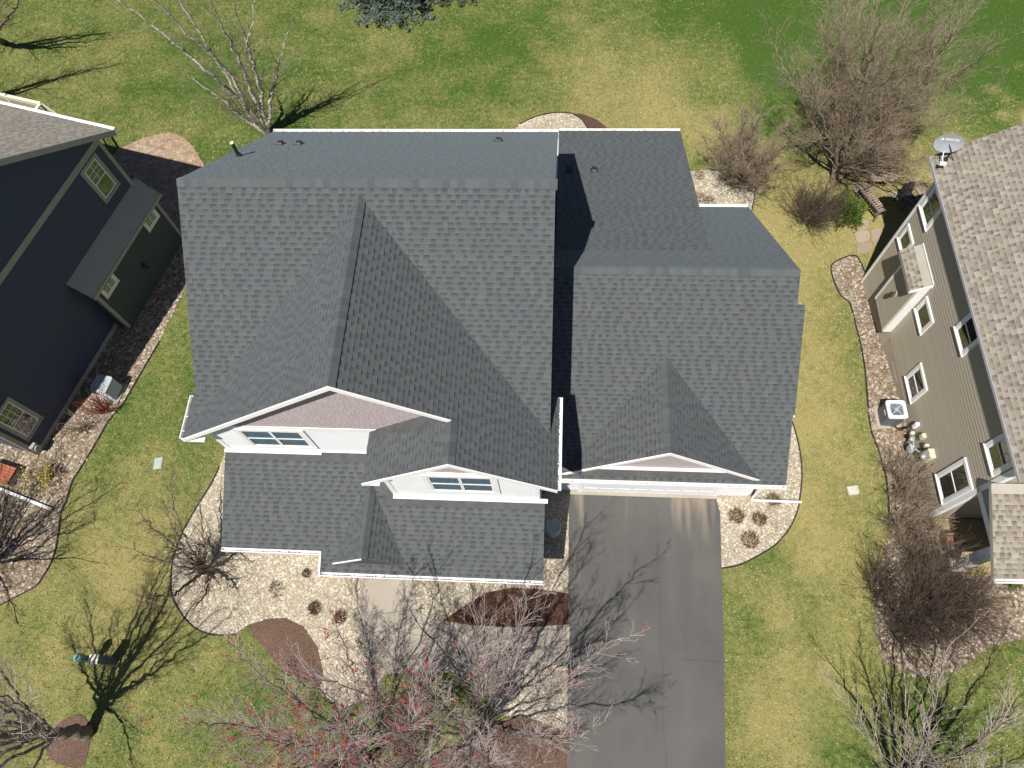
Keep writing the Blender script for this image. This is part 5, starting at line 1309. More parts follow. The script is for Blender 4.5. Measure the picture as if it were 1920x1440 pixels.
board_wall(FM, w3, 'siding_board', M['navy'], .25, 5.6, lambda z: (-5.74, 4.60), .18, NAVY)
board_wall(FM, w3, 'siding_board', M['navy'], 5.88, 9.7, lambda z: (max(-5.7, -.58 - hw(z)), min(4.6, -.58 + hw(z))), .18, NAVY)
mb = MB(); FM.box(mb, -5.88, 4.72, 0, .035, 5.62, 5.87); mb.build('belt_board', M['taupe_trim'], w3)
for (a, b) in ((-5.89, -5.74), (4.60, 4.75)):
    mb = MB(); FM.box(mb, a, b, -.13, .03, .2, 5.61); mb.build('corner_board', M['taupe_trim'], w3)
mb = MB(); FM.box(mb, -5.88, 4.72, -.01, .03, .02, .24); mb.build('water_table', M['taupe_trim'], w3)
mb = MB()
for (p, q) in (((4.96, 6.20), (-.58, 10.02)), ((-.58, 10.02), (-6.12, 6.20))):
    mb.prism([FL(p[0], .20, p[1] - .24), FL(q[0], .20, q[1] - .24), FL(q[0], .20, q[1] + .005), FL(p[0], .20, p[1] + .005)], FL.n * .035)
mb.build('rake_board', M['greige_trim'], roof3)
window(FM, w3, 3.38, 4.12, 4.02, 5.45, M['taupe_trim'], 1, (2, 3), .14, .03, 'glass_dark')
window(FM, w3, -5.48, -4.72, 1.0, 2.70, M['taupe_trim'], 1, (3, 3), .13, .03, 'glass_dark')
mb = MB(); FL.box(mb, .0, 4.67, -.60, 0, -.1, 2.62); bw = mb.build('bump_out', M['olive'], H3); OLV = (.055, .068, .068)
bw.data.attributes['tint'].data.foreach_set('vector', np.tile(np.array(OLV, np.float32), len(bw.data.polygons)))
board_wall(FL, bw, 'siding_board', M['olive'], .2, 2.55, lambda z: (.11, 4.56), .18, OLV)
for (a, b) in ((-.02, .11), (4.56, 4.69)):
    mb = MB(); FL.box(mb, a, b, -.13, .03, .1, 2.6); mb.build('corner_board', M['taupe_trim'], bw)
mb = MB(); FL.box(mb, -.12, 4.98, .121, .15, 2.55, 2.70); mb.build('fascia', M['taupe_trim'], H3)
mb = MB(); mb.prism([FL(-.145, .14, 2.56), FL(-.145, .14, 2.71), FL(-.145, -.58, 3.40), FL(-.145, -.58, 3.25)], FL.us * .024); mb.build('rake_board', M['taupe_trim'], H3)
for (a, b) in ((.36, 1.05), (3.62, 4.28)): window(FL, bw, a, b, 2.06, 2.48, M['cream'], 1, (2, 3), .10, .03, 'glass_dark', rail=False, sill=False, backing='blind' if a > 3 else 'room')
lantern(FL, 2.35, 1.30, 'dark wall lantern between the two small windows of the navy house bump out', 'metal_dark')
hb = thing('hose_reel_box', tuple(FM(-5.68, .1, .3)), 'small pale rounded box fixed to the street corner of the navy house', 'utility box')
mb = MB(); FM.box(mb, -5.82, -5.56, .032, .20, .35, .72); mb.build('housing', M['taupe_trim'], hb)
mb = MB(); mb.lathe(FM(-5.69, .20, .535), [(.12, 0), (.12, .05), (.09, .06)], 12, axis=tuple(FL.n)); mb.build('lid', M['taupe_trim'], hb)
# brick stoop and downspout extension at the street end
st = thing('brick_stoop', tuple(FL(-6.9, -1.3, 0)), 'low brick stoop beside the porch of the navy house, at the edge of the picture', 'stoop')
for i in range(6):
    for j in range(5):
        k = rnd.uniform(.85, 1.15); mb = MB(); FL.box(mb, -7.25 + i * .11, -7.15 + i * .11, -1.9 + j * .22, -1.69 + j * .22, .30, .40); mb.build('brick', M['brick'], st)
mb = MB(); FL.box(mb, -7.26, -6.58, -1.92, -.80, .0, .30); mb.build('step_base', M['concrete'], st)
dp = thing('drain_pipe', tuple(P_['lpipeA']), 'white downspout extension lying on the river rock in front of the navy house', 'drain pipe')
A_, B_ = Vector(P_['lpipeA']), Vector(P_['lpipeB']); d = (B_ - A_).normalized()
mb = MB(); mb.bar(A_ - d * 1.1 + Vector((0, 0, .10)), B_ + Vector((0, 0, .09)), .10, .08); mb.build('pipe', M['white'], dp)
mb = MB(); mb.bar(B_ + d * .002 + Vector((0, 0, .09)), B_ + d * .05 + Vector((0, 0, .09)), .115, .095); mb.build('pipe_end', M['cream'], dp)

# raised deck behind the navy house
DK = thing('back_deck', tuple(FL(6.2, -11, 0)), 'cream railed wooden deck with stairs behind the navy house', 'deck')
for i in range(20):
    k = rnd.uniform(.85, 1.1); mb = MB(); mb.tint = (.30 * k, .26 * k, .20 * k); FL.box(mb, 4.75 + i * .15, 4.89 + i * .15, -16, -7.2, 1.96, 2.0); mb.build('deck_board', M['wood'], DK)
mb = MB(); FL.box(mb, 7.70, 7.76, -16, -7.2, 1.76, 1.95); mb.build('rim_joist', M['cream'], DK)
mb = MB(); FL.box(mb, 7.66, 7.80, -16, -7.12, 2.95, 3.0); FL.box(mb, 7.70, 7.76, -16, -7.2, 2.80, 2.86); FL.box(mb, 7.70, 7.76, -16, -7.2, 2.10, 2.16); mb.build('handrail', M['cream'], DK)
mb = MB(); FL.box(mb, 6.75, 7.66, -7.27, -7.13, 2.95, 3.0); mb.build('handrail', M['cream'], DK)
for o_ in (-7.2, -9.0, -10.8, -12.6, -14.4):
    mb = MB(); FL.box(mb, 7.68, 7.78, o_ - .05, o_ + .05, .0, 3.03); po = mb.build('post', M['cream'], DK)
    mb = MB(); mb.lathe(FL(7.73, o_, 3.03), [(.07, 0), (.07, .02), (.03, .06)], 8); mb.build('post_cap', M['cream'], po)
bal = MB(); bal.obox((0, 0, 0), (.017, 0, 0), (0, .017, 0), (0, 0, .34)); bme = bal.mesh('baluster', M['cream'])
for i in range(70):
    o_ = -7.32 - i * .122
    if o_ < -15.9: break
    link('baluster', bme, DK, Matrix.Translation(FL(7.73, o_, 2.48)))
for i in range(7): link('baluster', bme, DK, Matrix.Translation(FL(6.82 + i * .122, -7.2, 2.48)))
mb = MB(); mb.bar(FL(7.73, -7.15, 2.98), FL(7.73, -5.55, 1.05), .09, .05, tuple(FL.us)); mb.bar(FL(7.73, -7.15, 2.2), FL(7.73, -5.55, .27), .05, .05, tuple(FL.us)); mb.build('stair_rail', M['cream'], DK)
mb = MB(); mb.bar(FL(6.75, -7.15, 2.98), FL(6.75, -5.55, 1.05), .09, .05, tuple(FL.us)); mb.build('stair_rail', M['cream'], DK)
for s_ in (6.75, 7.73):
    mb = MB(); FL.box(mb, s_ - .05, s_ + .05, -5.6, -5.5, 0, 1.1); mb.build('post', M['cream'], DK)
for i in range(12):
    t = (i + .5) / 12; o_ = -7.1 + 1.55 * t; z = 2.2 - 1.93 * t + .38; link('baluster', bme, DK, Matrix.Translation(FL(7.73, o_, z)))
for i in range(9):
    mb = MB(); mb.tint = (.32, .28, .21); z = 1.78 - i * .2; FL.box(mb, 6.78, 7.70, -7.18 + i * .18, -6.97 + i * .18, z - .04, z); mb.build('stair_tread', M['wood'], DK)
for i, (o_, lab) in enumerate(((-10.9, 'dark flower box with yellow green leaves along the deck railing, nearest the picture edge'), (-9.55, 'dark flower box with yellow green leaves along the deck railing, nearest the deck corner'))):
    t = thing('flower_box', tuple(FL(7.45, o_, 2.0)), lab, 'flower box', 'flower boxes on the deck')
    mb = MB(); FL.box(mb, 7.32, 7.58, o_ - .5, o_ + .5, 2.0, 2.28); mb.build('trough', M['metal_dark'], t)
    mb = MB(); g = random.Random(70 + i)
    for k in range(70):
        c = FL(7.45 + g.uniform(-.15, .15), o_ + g.uniform(-.5, .5), 2.3 + g.uniform(0, .15)); a = Vector((g.uniform(-1, 1), g.uniform(-1, 1), g.uniform(-.2, .6))).normalized() * .06; b = a.cross(Vector((g.uniform(-1, 1), g.uniform(-1, 1), 1))).normalized() * .03
        kk = g.uniform(.7, 1.2); mb.add([c - a, c + b, c + a, c - b], [(0, 1, 2, 3)], (.30 * kk, .32 * kk, .05 * kk))
    mb.build('leaves', M['leaf'], t)

# ------------------------------------------------------------------ things on the lawns
def vault(key, r, label, col):
    p = P_[key]; t = thing('valve_cover', tuple(p), label, 'utility cover'); z = p[2]
    mb = MB(); mb.obox((p[0], p[1], z + .03), (r[0], .03, 0), (-.02, r[1], 0), (0, 0, .02)); mb.build('lid', plain(label.split()[0] + '_lid', col, .6, .1), t)
    mb = MB(); mb.obox((p[0], p[1], z + .018), (r[0] + .03, .03, 0), (-.02, r[1] + .03, 0), (0, 0, .015)); mb.build('collar', M['concrete'], t)
vault('valve1', (.13, .20), 'light blue green utility lid in the strip of lawn beside the navy house', (.33, .40, .36))
vault('valve2', (.19, .14), 'pale grey utility lid in the lawn beside the greige house', (.46, .45, .40))
t = thing('utility_pedestal', (P_['ped1'][0], P_['ped1'][1], 0), 'slate blue square utility pedestal with a white top on the left front lawn', 'utility pedestal')
x, y = P_['ped1'][:2]; mb = MB(); mb.obox((x, y, .55), (.125, .01, 0), (-.01, .125, 0), (0, 0, .55)); mb.build('casing', M['slate_metal'], t)
mb = MB(); mb.obox((x, y, 1.125), (.145, .012, 0), (-.012, .145, 0), (0, 0, .025)); mb.build('top_cap', M['cream'], t)
t = thing('utility_pedestal', (P_['ped0'][0], P_['ped0'][1], 0), 'round dark green utility pedestal with a domed cap on the left front lawn', 'utility pedestal')
x, y = P_['ped0'][:2]; mb = MB(); mb.lathe((x, y, 0), [(.10, 0), (.10, .85)], 16); mb.build('casing', M['green_plastic'], t)
mb = MB(); mb.lathe((x, y, .85), [(.14, 0), (.14, .2), (.12, .26), (.05, .29)], 18); mb.build('dome_cap', plain('faded_green_plastic', (.16, .33, .29), .5, .08), t)
t = thing('round_cover', (P_['lid'][0] + .02, P_['lid'][1] - .9, 0), 'blue grey round drum lid standing in the shaded gravel by the garage corner', 'drum')
mb = MB(); x, y = -.10, 5.62
mb = MB(); mb.lathe((x + .12, y, .0), [(.22, 0), (.25, .3), (.25, .6), (.22, .85)], 20); mb.build('drum_body', M['ac_blue'], t)
mb = MB(); mb.lathe((x + .12, y, .85), [(.25, 0), (.25, .03), (.22, .05), (.21, .03), (.05, .03)], 20); mb.build('drum_lid', M['ac_blue'], t)

# slatted wooden bench, plank bench, dark patio chair on the flagstones
BN = thing('slatted_bench', (12.85, 19.72, 0), 'weathered wooden slatted bench standing on the flagstones under the big bare tree', 'bench')
ba = Vector((.44, -.90, 0)).normalized(); bn = Vector((ba.y, -ba.x, 0)) * -1; FB = Frame(Vector((12.83, 19.72, 0)), ba, bn)
for i in range(11):
    k = rnd.uniform(.8, 1.15); mb = MB(); mb.tint = (.30 * k, .24 * k, .20 * k); s_ = -.62 + i * .118; FB.box(mb, s_, s_ + .06, -.05, .40, .42, .445); mb.build('seat_slat', M['wood'], BN)
for i in range(11):
    k = rnd.uniform(.8, 1.15); mb = MB(); mb.tint = (.30 * k, .24 * k, .20 * k); s_ = -.62 + i * .118; mb.bar(FB(s_ + .03, -.08, .45), FB(s_ + .03, -.28, .88), .06, .022, tuple(ba)); mb.build('back_slat', M['wood'], BN)
for (o_, z) in ((-.30, .90), (-.10, .46), (.40, .40)):
    mb = MB(); mb.tint = (.20, .16, .13); FB.box(mb, -.68, .68, o_ - .025, o_ + .025, z - .03, z + .03); mb.build('rail', M['wood'], BN)
for s_ in (-.66, .66):
    mb = MB(); mb.tint = (.2, .16, .13); FB.box(mb, s_ - .03, s_ + .03, -.12, .42, .62, .66); mb.build('armrest', M['wood'], BN)
    for o_ in (-.10, .38):
        mb = MB(); mb.tint = (.2, .16, .13); FB.box(mb, s_ - .03, s_ + .03, o_ - .03, o_ + .03, 0, .62); mb.build('leg', M['wood'], BN)
PB = thing('plank_bench', (13.45, 21.04, 0), 'low backless bench with a pale plank top on dark legs near the juniper', 'bench')
FP = Frame(Vector((13.45, 21.04, 0)), (1, .03, 0), (.03, -1, 0))
mb = MB(); mb.tint = (.42, .34, .27); FP.box(mb, -.38, .38, -.17, .0, .40, .45); mb.build('plank', M['wood'], PB)
mb = MB(); mb.tint = (.38, .31, .25); FP.box(mb, -.38, .38, .01, .17, .40, .45); mb.build('plank', M['wood'], PB)
for s_ in (-.28, .28):
    mb = MB(); mb.tint = (.10, .07, .05); FP.box(mb, s_ - .04, s_ + .04, -.15, .15, 0, .40); mb.build('leg', M['wood'], PB)
PC = thing('patio_chair', (14.5, 19.95, 0), 'dark patio armchair in the shadow of the greige house', 'chair')
FQ = Frame(Vector((14.45, 19.95, 0)), Vector((.95, .3, 0)).normalized(), Vector((.3, -.95, 0)).normalized())
mb = MB(); FQ.box(mb, -.26, .26, -.28, .28, .40, .45); mb.build('seat', M['metal_dark'], PC)
mb = MB(); mb.hexa([FQ(-.26, -.30, .45), FQ(.26, -.30, .45), FQ(.26, -.26, .45), FQ(-.26, -.26, .45), FQ(-.26, -.46, .95), FQ(.26, -.46, .95), FQ(.26, -.42, .95), FQ(-.26, -.42, .95)]); mb.build('backrest', M['metal_dark'], PC)
for s_ in (-.29, .29):
    mb = MB(); mb.tube([FQ(s_, .27, 0), FQ(s_, .27, .64), FQ(s_, -.3, .66), FQ(s_, -.34, 0)], .02, 6); mb.build('arm', M['metal_dark'], PC)

# ------------------------------------------------------------------ bare trees and shrubs
TW = .0032      # thinnest twig radius
class Twigs:
    """tubes gathered in arrays: cheap even for thousands of twigs"""
    def __init__(s): s.v = []; s.f = []; s.n = 0; s.ends = []
    def tube(s, pts, r0, r1, n):
        m = len(pts); base = s.n; u = None
        ang = [(math.cos(2 * math.pi * k / n), math.sin(2 * math.pi * k / n)) for k in range(n)]
        for i, p in enumerate(pts):
            d = pts[min(i + 1, m - 1)] - pts[max(i - 1, 0)]
            if d.length < 1e-6: d = Vector((0, 0, 1))
            d.normalize(); 
            if u is None: u = d.orthogonal().normalized()
            else:
                u = u - d * u.dot(d); u = u.normalized() if u.length > 1e-4 else d.orthogonal().normalized()
            w = d.cross(u); r = r0 + (r1 - r0) * i / (m - 1)
            for (c, q) in ang: s.v.append(p + (u * c + w * q) * r)
        for i in range(m - 1):
            for k in range(n):
                k2 = (k + 1) % n; s.f.append((base + i * n + k, base + i * n + k2, base + (i + 1) * n + k2, base + (i + 1) * n + k))
        s.n += m * n
    def build(s, name, mat, parent):
        V = np.array([tuple(p) for p in s.v], np.float32); F = np.array(s.f, np.int32)
        return link(name, raw_mesh(name, V, F, np.ones((len(F), 3)) * .3, mat), parent)

def grow(tw, g, p, d, L, r, level, maxl, up, dens, seg=3, spread=.75, wob=.16, ends=None):
    """one branch and, along it, its smaller branches"""
    pts = [p.copy()]; dd = d.copy(); q = p.copy(); sl_ = L / seg
    for i in range(seg):
        dd = (dd + Vector((g.gauss(0, wob), g.gauss(0, wob), g.gauss(0, wob * .6) + up * .12))).normalized(); q = q + dd * sl_; pts.append(q.copy())
    tw.tube(pts, r, max(r * .35, TW), 4 if level == 1 else 3)
    if level >= maxl:
        if ends is not None: ends.append((pts[-1], dd.copy()))
        return
    n = max(1, int(L * dens))
    for k in range(n):
        t = g.uniform(.15, 1.0); i = min(int(t * seg), seg - 1); f = t * seg - i
        b = pts[i].lerp(pts[i + 1], f); ax = (pts[i + 1] - pts[i]).normalized()
        o = ax.orthogonal().normalized(); a = g.uniform(0, 6.283); o = o * math.cos(a) + ax.cross(o) * math.sin(a)
        th = spread * g.uniform(.6, 1.25); nd = (ax * math.cos(th) + o * math.sin(th) + Vector((0, 0, up * .2))).normalized()
        grow(tw, g, b, nd, L * g.uniform(.32, .62) * (1.1 - .45 * t), max(r * .45, TW * 1.12), level + 1, maxl, up, dens * 1.25, 2 if level + 1 >= 3 else 3, spread, wob, ends)

def vase_limbs(base, zf, h, R, n, seed, lean=(0, 0), low=0, pw=.92, flat=.30):
    """main limbs rising in a fan from the fork of a short trunk"""
    g = random.Random(seed); x, y, z0 = base; out = []
    top = Vector((x + lean[0] * .2, y + lean[1] * .2, z0 + zf))
    out.append([(x, y, z0), (x + lean[0] * .1 + .02, y + lean[1] * .1, z0 + zf * .5), tuple(top), (x + lean[0] * .5 + .1, y + lean[1] * .5, z0 + zf + (h - zf) * .5), (x + lean[0], y + lean[1], z0 + h)])
    for i in range(n):
        a = 2.39996 * i + g.uniform(-.35, .35); r = R * math.sqrt((i + .7) / n) * g.uniform(.85, 1.1)
        s_ = top + Vector((math.cos(a) * .06, math.sin(a) * .06, -zf * g.uniform(0, .4)))
        ez = z0 + zf + (h - zf) * (1 - flat * (r / R) ** 2) * g.uniform(.86, 1.05)
        e = Vector((x + lean[0] + math.cos(a) * r, y + lean[1] + math.sin(a) * r, ez)); L = [tuple(s_)]
        for t in (.25, .5, .75, 1.0):
            p = s_ + (e - s_) * t; q = t ** pw - t; p += Vector((math.cos(a) * r * q, math.sin(a) * r * q, 0)); p += Vector((g.gauss(0, .07), g.gauss(0, .07), 0)); L.append(tuple(p))
        out.append(L)
    for i in range(low):
        a = g.uniform(0, 6.28); r = R * g.uniform(.6, 1.0); s_ = top + Vector((0, 0, -zf * g.uniform(.2, .6)))
        out.append([tuple(s_), (x + math.cos(a) * r * .5, y + math.sin(a) * r * .5, z0 + zf * 1.2 + .3), (x + math.cos(a) * r, y + math.sin(a) * r, z0 + zf * 1.3 + g.uniform(.2, .9))])
    return out

def limb_tree(L, name, label, bark, twigmat, trunk_r, seed, dens1=2.6, len1=1.5, dens2=3.6, maxl=3, up=.6, spread=.75, group=None, buds=0, budmat=None, tip=1.0, start=.14, r_end=.012, limb_k=.72, wob=.13, jit=.035):
    if isinstance(L, str): L = DATA['limbs'][L]
    b = Vector(L[0][0]); g = random.Random(seed)
    t = thing(name, (b.x, b.y, gz(b.x, b.y)), label, 'tree', group)
    trunk = Twigs(); crown = Twigs(); ends = []
    zb = min(p[2] for l in L for p in l); zmax = max(p[2] for l in L for p in l)
    for l in L:
        pts = [Vector(p) for p in l]; ground = pts[0].z < gz(b.x, b.y) + .1
        if ground: pts[0].z = gz(pts[0].x, pts[0].y) - .05
        sp = smooth(pts, 7)
        for i in range(1, len(sp) - 1): sp[i] = sp[i] + Vector((g.gauss(0, jit), g.gauss(0, jit), 0))
        f0 = (sp[0].z - zb) / (zmax - zb); rr = trunk_r * max(.16, (1 - f0) ** 1.1) * (1.0 if ground else limb_k)
        n = len(sp); m = n // 2; rm = rr * .55
        trunk.tube(sp[:m + 1], rr, rm, 9); trunk.tube(sp[m:], rm, r_end, 7)
        ln = sum((sp[i + 1] - sp[i]).length for i in range(n - 1))
        for j in range(int(ln * dens1)):
            f = g.uniform(start, 1.0) * (n - 1); i = min(int(f), n - 2); p = sp[i].lerp(sp[i + 1], f - i)
            if p.z - zb < .35: continue
            ax = (sp[i + 1] - sp[i]).normalized()
            o = ax.orthogonal().normalized(); a = g.uniform(0, 6.283); o = o * math.cos(a) + ax.cross(o) * math.sin(a)
            th = spread * g.uniform(.6, 1.3); nd = (ax * math.cos(th) + o * math.sin(th) + Vector((0, 0, up * .25))).normalized(); tt = f / (n - 1)
            grow(crown, g, p, nd, len1 * g.uniform(.55, 1.2) * (1.15 - .6 * tt), (rr * .13 + .007) * (1 - .5 * tt), 1, maxl, up, dens2, 4, spread, wob, ends)
        grow(crown, g, sp[-1], (sp[-1] - sp[-2]).normalized(), len1 * .8 * tip, .010, 1, maxl, up, dens2, 4, spread, wob, ends)
    trunk.build('trunk', bark, t); crown.build('crown', twigmat, t)
    if buds:
        mb = []; F = []; n = 0
        for (p, d) in ends:
            # flowering is thickest on the outer, lower side of the crown
            if g.random() > buds * (1.7 if g.random() < .5 else .4): continue
            for j in range(g.randint(4, 9)):
                c = p - d * g.uniform(0, .30) + Vector((g.gauss(0, .016), g.gauss(0, .016), g.gauss(0, .016))); r = g.uniform(.012, .024)
                o = [Vector((1, 0, 0)), Vector((0, 1, 0)), Vector((-1, 0, 0)), Vector((0, -1, 0)), Vector((0, 0, 1.2)), Vector((0, 0, -1.2))]
                mb += [tuple(c + k * r) for k in o]
                F += [(n + a, n + bq, n + e) for (a, bq, e) in ((0, 1, 4), (1, 2, 4), (2, 3, 4), (3, 0, 4), (1, 0, 5), (2, 1, 5), (3, 2, 5), (0, 3, 5))]; n += 6
        if F: link('blossom', raw_mesh('blossom', np.array(mb), np.array(F), np.ones((len(F), 3)) * .3, budmat), t)
    return t

limb_tree('birch', 'birch_tree', 'bare white barked birch clump rising behind the rear left corner of the grey roof', M['birch'], M['bark_tan'], .11, 101, 2.6, 1.6, 3.4, 3, .25, .7)
limb_tree(vase_limbs((7.4, 20.83, 0), .45, 3.7, 1.9, 20, 12, (-.05, .0), 5), 'ornamental_tree', 'small round bare multi stemmed tree growing in the gravel bed beside the rear roof', M['bark'], M['bark_tan'], .11, 102, 12.0, .85, 7.4, 3, .4, .72, limb_k=.32, start=.2, wob=.1)
limb_tree(DATA['limbs']['big'] + vase_limbs((11.66, 21.08, 0.05), 1.3, 8.6, 4.0, 20, 13, (-.6, .3), 6)[1:], 'maple_tree', 'large bare forked tree with pale limbs beyond the right rear lawn', M['bark_tan'], M['bark_tan'], .17, 103, 5.4, 1.6, 5.4, 3, .4, .75, limb_k=.34, wob=.09, start=.22)
limb_tree(vase_limbs((-2.3, -.9, 0), 1.3, 8.8, 4.3, 18, 14, (.4, 0), 2), 'maple_tree', 'bare maple casting its shadow over the driveway, right of the pair at the bottom', M['bark'], M['bark_grey'], .15, 104, 5.0, 1.55, 4.8, 3, .35, .55, buds=.015, budmat=M['red_bud'], limb_k=.34, wob=.06, start=.25)
limb_tree(vase_limbs((-5.4, -1.6, 0), 1.3, 8.0, 3.9, 17, 15, (-.3, 0), 2), 'maple_tree', 'bare maple with scattered red blossom on its twigs, left of the pair at the bottom', M['bark'], M['bark_grey'], .14, 105, 5.0, 1.55, 4.8, 3, .35, .55, buds=.12, budmat=M['red_bud'], limb_k=.34, wob=.06, start=.25)
limb_tree(vase_limbs((-14.87, -1.42, 0), 2.2, 10.0, 3.2, 14, 16, (-.8, .1), 1), 'shade_tree', 'dark trunked bare tree leaning out of the picture at the bottom left mulch ring', M['bark'], M['bark_grey'], .22, 106, 3.6, 1.5, 3.8, 3, .3, .55, limb_k=.30, wob=.09, start=.25)
limb_tree(vase_limbs((10.1, -2.3, .2), 1.6, 8.4, 3.8, 15, 17, (.4, .3), 4), 'maple_tree', 'bare grey twigged tree at the bottom right lawn, throwing forked shadows', M['bark'], M['bark_grey'], .19, 107, 3.4, 1.5, 3.8, 3, .35, .55, limb_k=.32, wob=.09, start=.22)
limb_tree(vase_limbs((-20.1, 3.5, 0), .8, 5.2, 3.0, 18, 18, (.2, .2), 5), 'ornamental_tree', 'dense bare tree in the rock bed before the navy house, at the left edge', M['bark'], M['bark_dark'], .13, 108, 6.0, 1.1, 4.6, 3, .35, .65, limb_k=.34, wob=.12, start=.2)
limb_tree('L2', 'ornamental_tree', 'small wide bare crabapple at the front left corner gravel bed', M['bark'], M['bark_dark'], .075, 109, 9.0, .9, 5.6, 3, .45, .75)
limb_tree('TL', 'shade_tree', 'bare tree at the top left corner of the picture', M['bark'], M['bark_dark'], .17, 110, 3.0, 1.5, 3.2, 3, .5, .7)
limb_tree('TL2', 'shade_tree', 'bare tree beyond the deck of the navy house, mostly seen by its shadow', M['bark'], M['bark_dark'], .15, 111, 3.0, 1.5, 3.2, 3, .5, .7)

def shrub(name, p, r, h, n, mat, label, seed, maxl=3, dens=5.0, up=.35, cat='shrub', r0=.012, tilt=1.0, leaf=None, group=None):
    g = random.Random(seed); x, y, z = p; t = thing(name, (x, y, z), label, cat, group); tw = Twigs(); ends = []
    for i in range(n):
        a = g.uniform(0, 6.283); s_ = math.sqrt(g.random()) * tilt; d = Vector((math.cos(a) * s_ * r, math.sin(a) * s_ * r, h * g.uniform(.7, 1.05))); L = d.length
        b = Vector((x + math.cos(a) * g.uniform(0, .22) * r, y + math.sin(a) * g.uniform(0, .22) * r, z - .02))
        grow(tw, g, b, d.normalized(), L * g.uniform(.8, 1.05), r0 * g.uniform(.7, 1.2), 1, maxl, up, dens / max(L, .6), 4, .6, .16, ends)
    tw.build('branches', mat, t)
    if leaf:
        mb = MB(); cols, dens_l, size = leaf
        for (p_, d) in ends:
            for j in range(dens_l):
                c = p_ - d * g.uniform(0, .2) + Vector((g.gauss(0, .03), g.gauss(0, .03), g.gauss(0, .03))); u = Vector((g.gauss(0, 1), g.gauss(0, 1), g.gauss(0, .6))).normalized() * size; v = u.cross(Vector((g.gauss(0, 1), g.gauss(0, 1), 1))).normalized() * size * .55
                k = g.uniform(.7, 1.25); cc = g.choice(cols); mb.add([c - u, c + v, c + u, c - v], [(0, 1, 2, 3)], tuple(q * k for q in cc))
        mb.build('leaves', M['leaf'], t)
    return t
D_ = DATA
shrub('bare_shrub', D_['shrubA'], 1.3, 1.8, 90, M['bark_dark'], 'dense dark brown bare shrub at the foot of the large forked tree', 201, 3, 7)
shrub('bare_shrub', D_['sh1'], .75, 1.0, 24, M['bark_tan'], 'small tan bare shrub beneath the utility box of the greige house', 202, 3, 6)
shrub('bare_shrub', D_['sh2'], 1.05, 1.4, 60, M['bark_tan'], 'tan bare shrub under the lower window of the greige house', 203, 3, 6.5)
shrub('bare_shrub', D_['sh3'], 1.05, 1.4, 60, M['bark_tan'], 'tan bare shrub beside the porch planks of the greige house, edging the lawn', 204, 3, 6.5)
shrub('bare_shrub', D_['sh4'], 1.0, 1.3, 56, M['bark_tan'], 'grey tan bare shrub before the porch column of the greige house', 205, 3, 6.5)
shrub('bare_shrub', D_['sh5'], 1.6, 2.3, 110, M['bark_dark'], 'largest dark brown bare shrub in the rock bed before the greige house', 206, 3, 7)
shrub('bare_shrub', D_['sh6'], 1.25, 1.8, 80, M['bark_dark'], 'dark brown bare shrub lowest in the rock bed of the greige house', 207, 3, 7)
shrub('bare_shrub', D_['sh7'], .95, 1.4, 44, M['bark_dark'], 'small dark brown bare shrub spilling over the lawn edging before the greige house', 208, 3, 7)
shrub('bare_shrub', D_['sh8'], 1.25, 1.5, 60, M['bark_dark'], 'low brown bare shrub in open rock below the porch gutter of the greige house', 209, 3, 6)
shrub('red_twig_shrub', D_['redtwig'], .60, 1.0, 34, M['bark_tan'], 'tan stemmed bare shrub half in sun by the shaded air conditioner', 210, 2, 4)
shrub('red_twig_shrub', D_['burgundy'], .70, 1.1, 44, M['red_bark'], 'red twigged shrub in the shade against the navy wall', 211, 2, 5)
shrub('forsythia', D_['forsy'], .65, .9, 30, M['bark_tan'], 'forsythia with bright yellow blossom at the street corner of the navy house', 212, 3, 4.5, leaf=([(.55, .44, .03), (.42, .36, .03), (.62, .52, .05)], 2, .035))
shrub('small_evergreen', D_['green1'], .36, .5, 16, M['bark_dark'], 'small dark green evergreen in the rock below the porch roof gutter of the greige house', 213, 2, 5, leaf=([(.05, .09, .02), (.08, .13, .03)], 9, .03))

def juniper(p, rx, ry, h, n, cols, label, seed, name='juniper', cat='shrub', size=.11):
    g = random.Random(seed); x, y, z = p; t = thing(name, p, label, cat); mb = MB(); tw = Twigs()
    for i in range(26):
        a = g.uniform(0, 6.283); e = Vector((x + math.cos(a) * rx * .8, y + math.sin(a) * ry * .8, z + h * g.uniform(.3, .9))); tw.tube([Vector((x, y, z)), Vector((x, y, z)).lerp(e, .5) + Vector((0, 0, .1)), e], .02, .006, 4)
    tw.build('branches', M['bark_dark'], t)
    for i in range(n):
        a = g.uniform(0, 6.283); r = math.sqrt(g.random()); lump = 1 + .22 * math.sin(a * 5 + seed) + .12 * math.sin(a * 9 + 1)
        hz = g.random(); rr = r * lump * math.sqrt(max(0.02, 1 - (hz * .92) ** 2))
        c = Vector((x + math.cos(a) * rx * rr, y + math.sin(a) * ry * rr, z + .04 + h * hz))
        d = Vector((math.cos(a) * (r + .2), math.sin(a) * (r + .2), .45 + g.uniform(-.3, .5))).normalized(); s_ = d.orthogonal().normalized(); q = g.uniform(0, 6.28); s_ = s_ * math.cos(q) + d.cross(s_) * math.sin(q)
        k = g.uniform(.55, 1.3); cc = g.choice(cols); L = size * g.uniform(.6, 1.3)
        for j in range(3):
            dd = (d + s_ * g.uniform(-.7, .7)).normalized(); b = c + Vector((g.gauss(0, .03), g.gauss(0, .03), g.gauss(0, .02)))
            mb.add([b - s_ * L * .16, b + dd * L, b + s_ * L * .16], [(0, 1, 2)], tuple(v * k for v in cc))
    mb.build('foliage', M['needle'], t)
GRN = [(.045, .085, .018), (.065, .115, .022), (.09, .14, .03)]
juniper(D_['juniper'], 1.15, .85, .75, 2600, GRN, 'spreading green juniper under the large forked tree', 301)
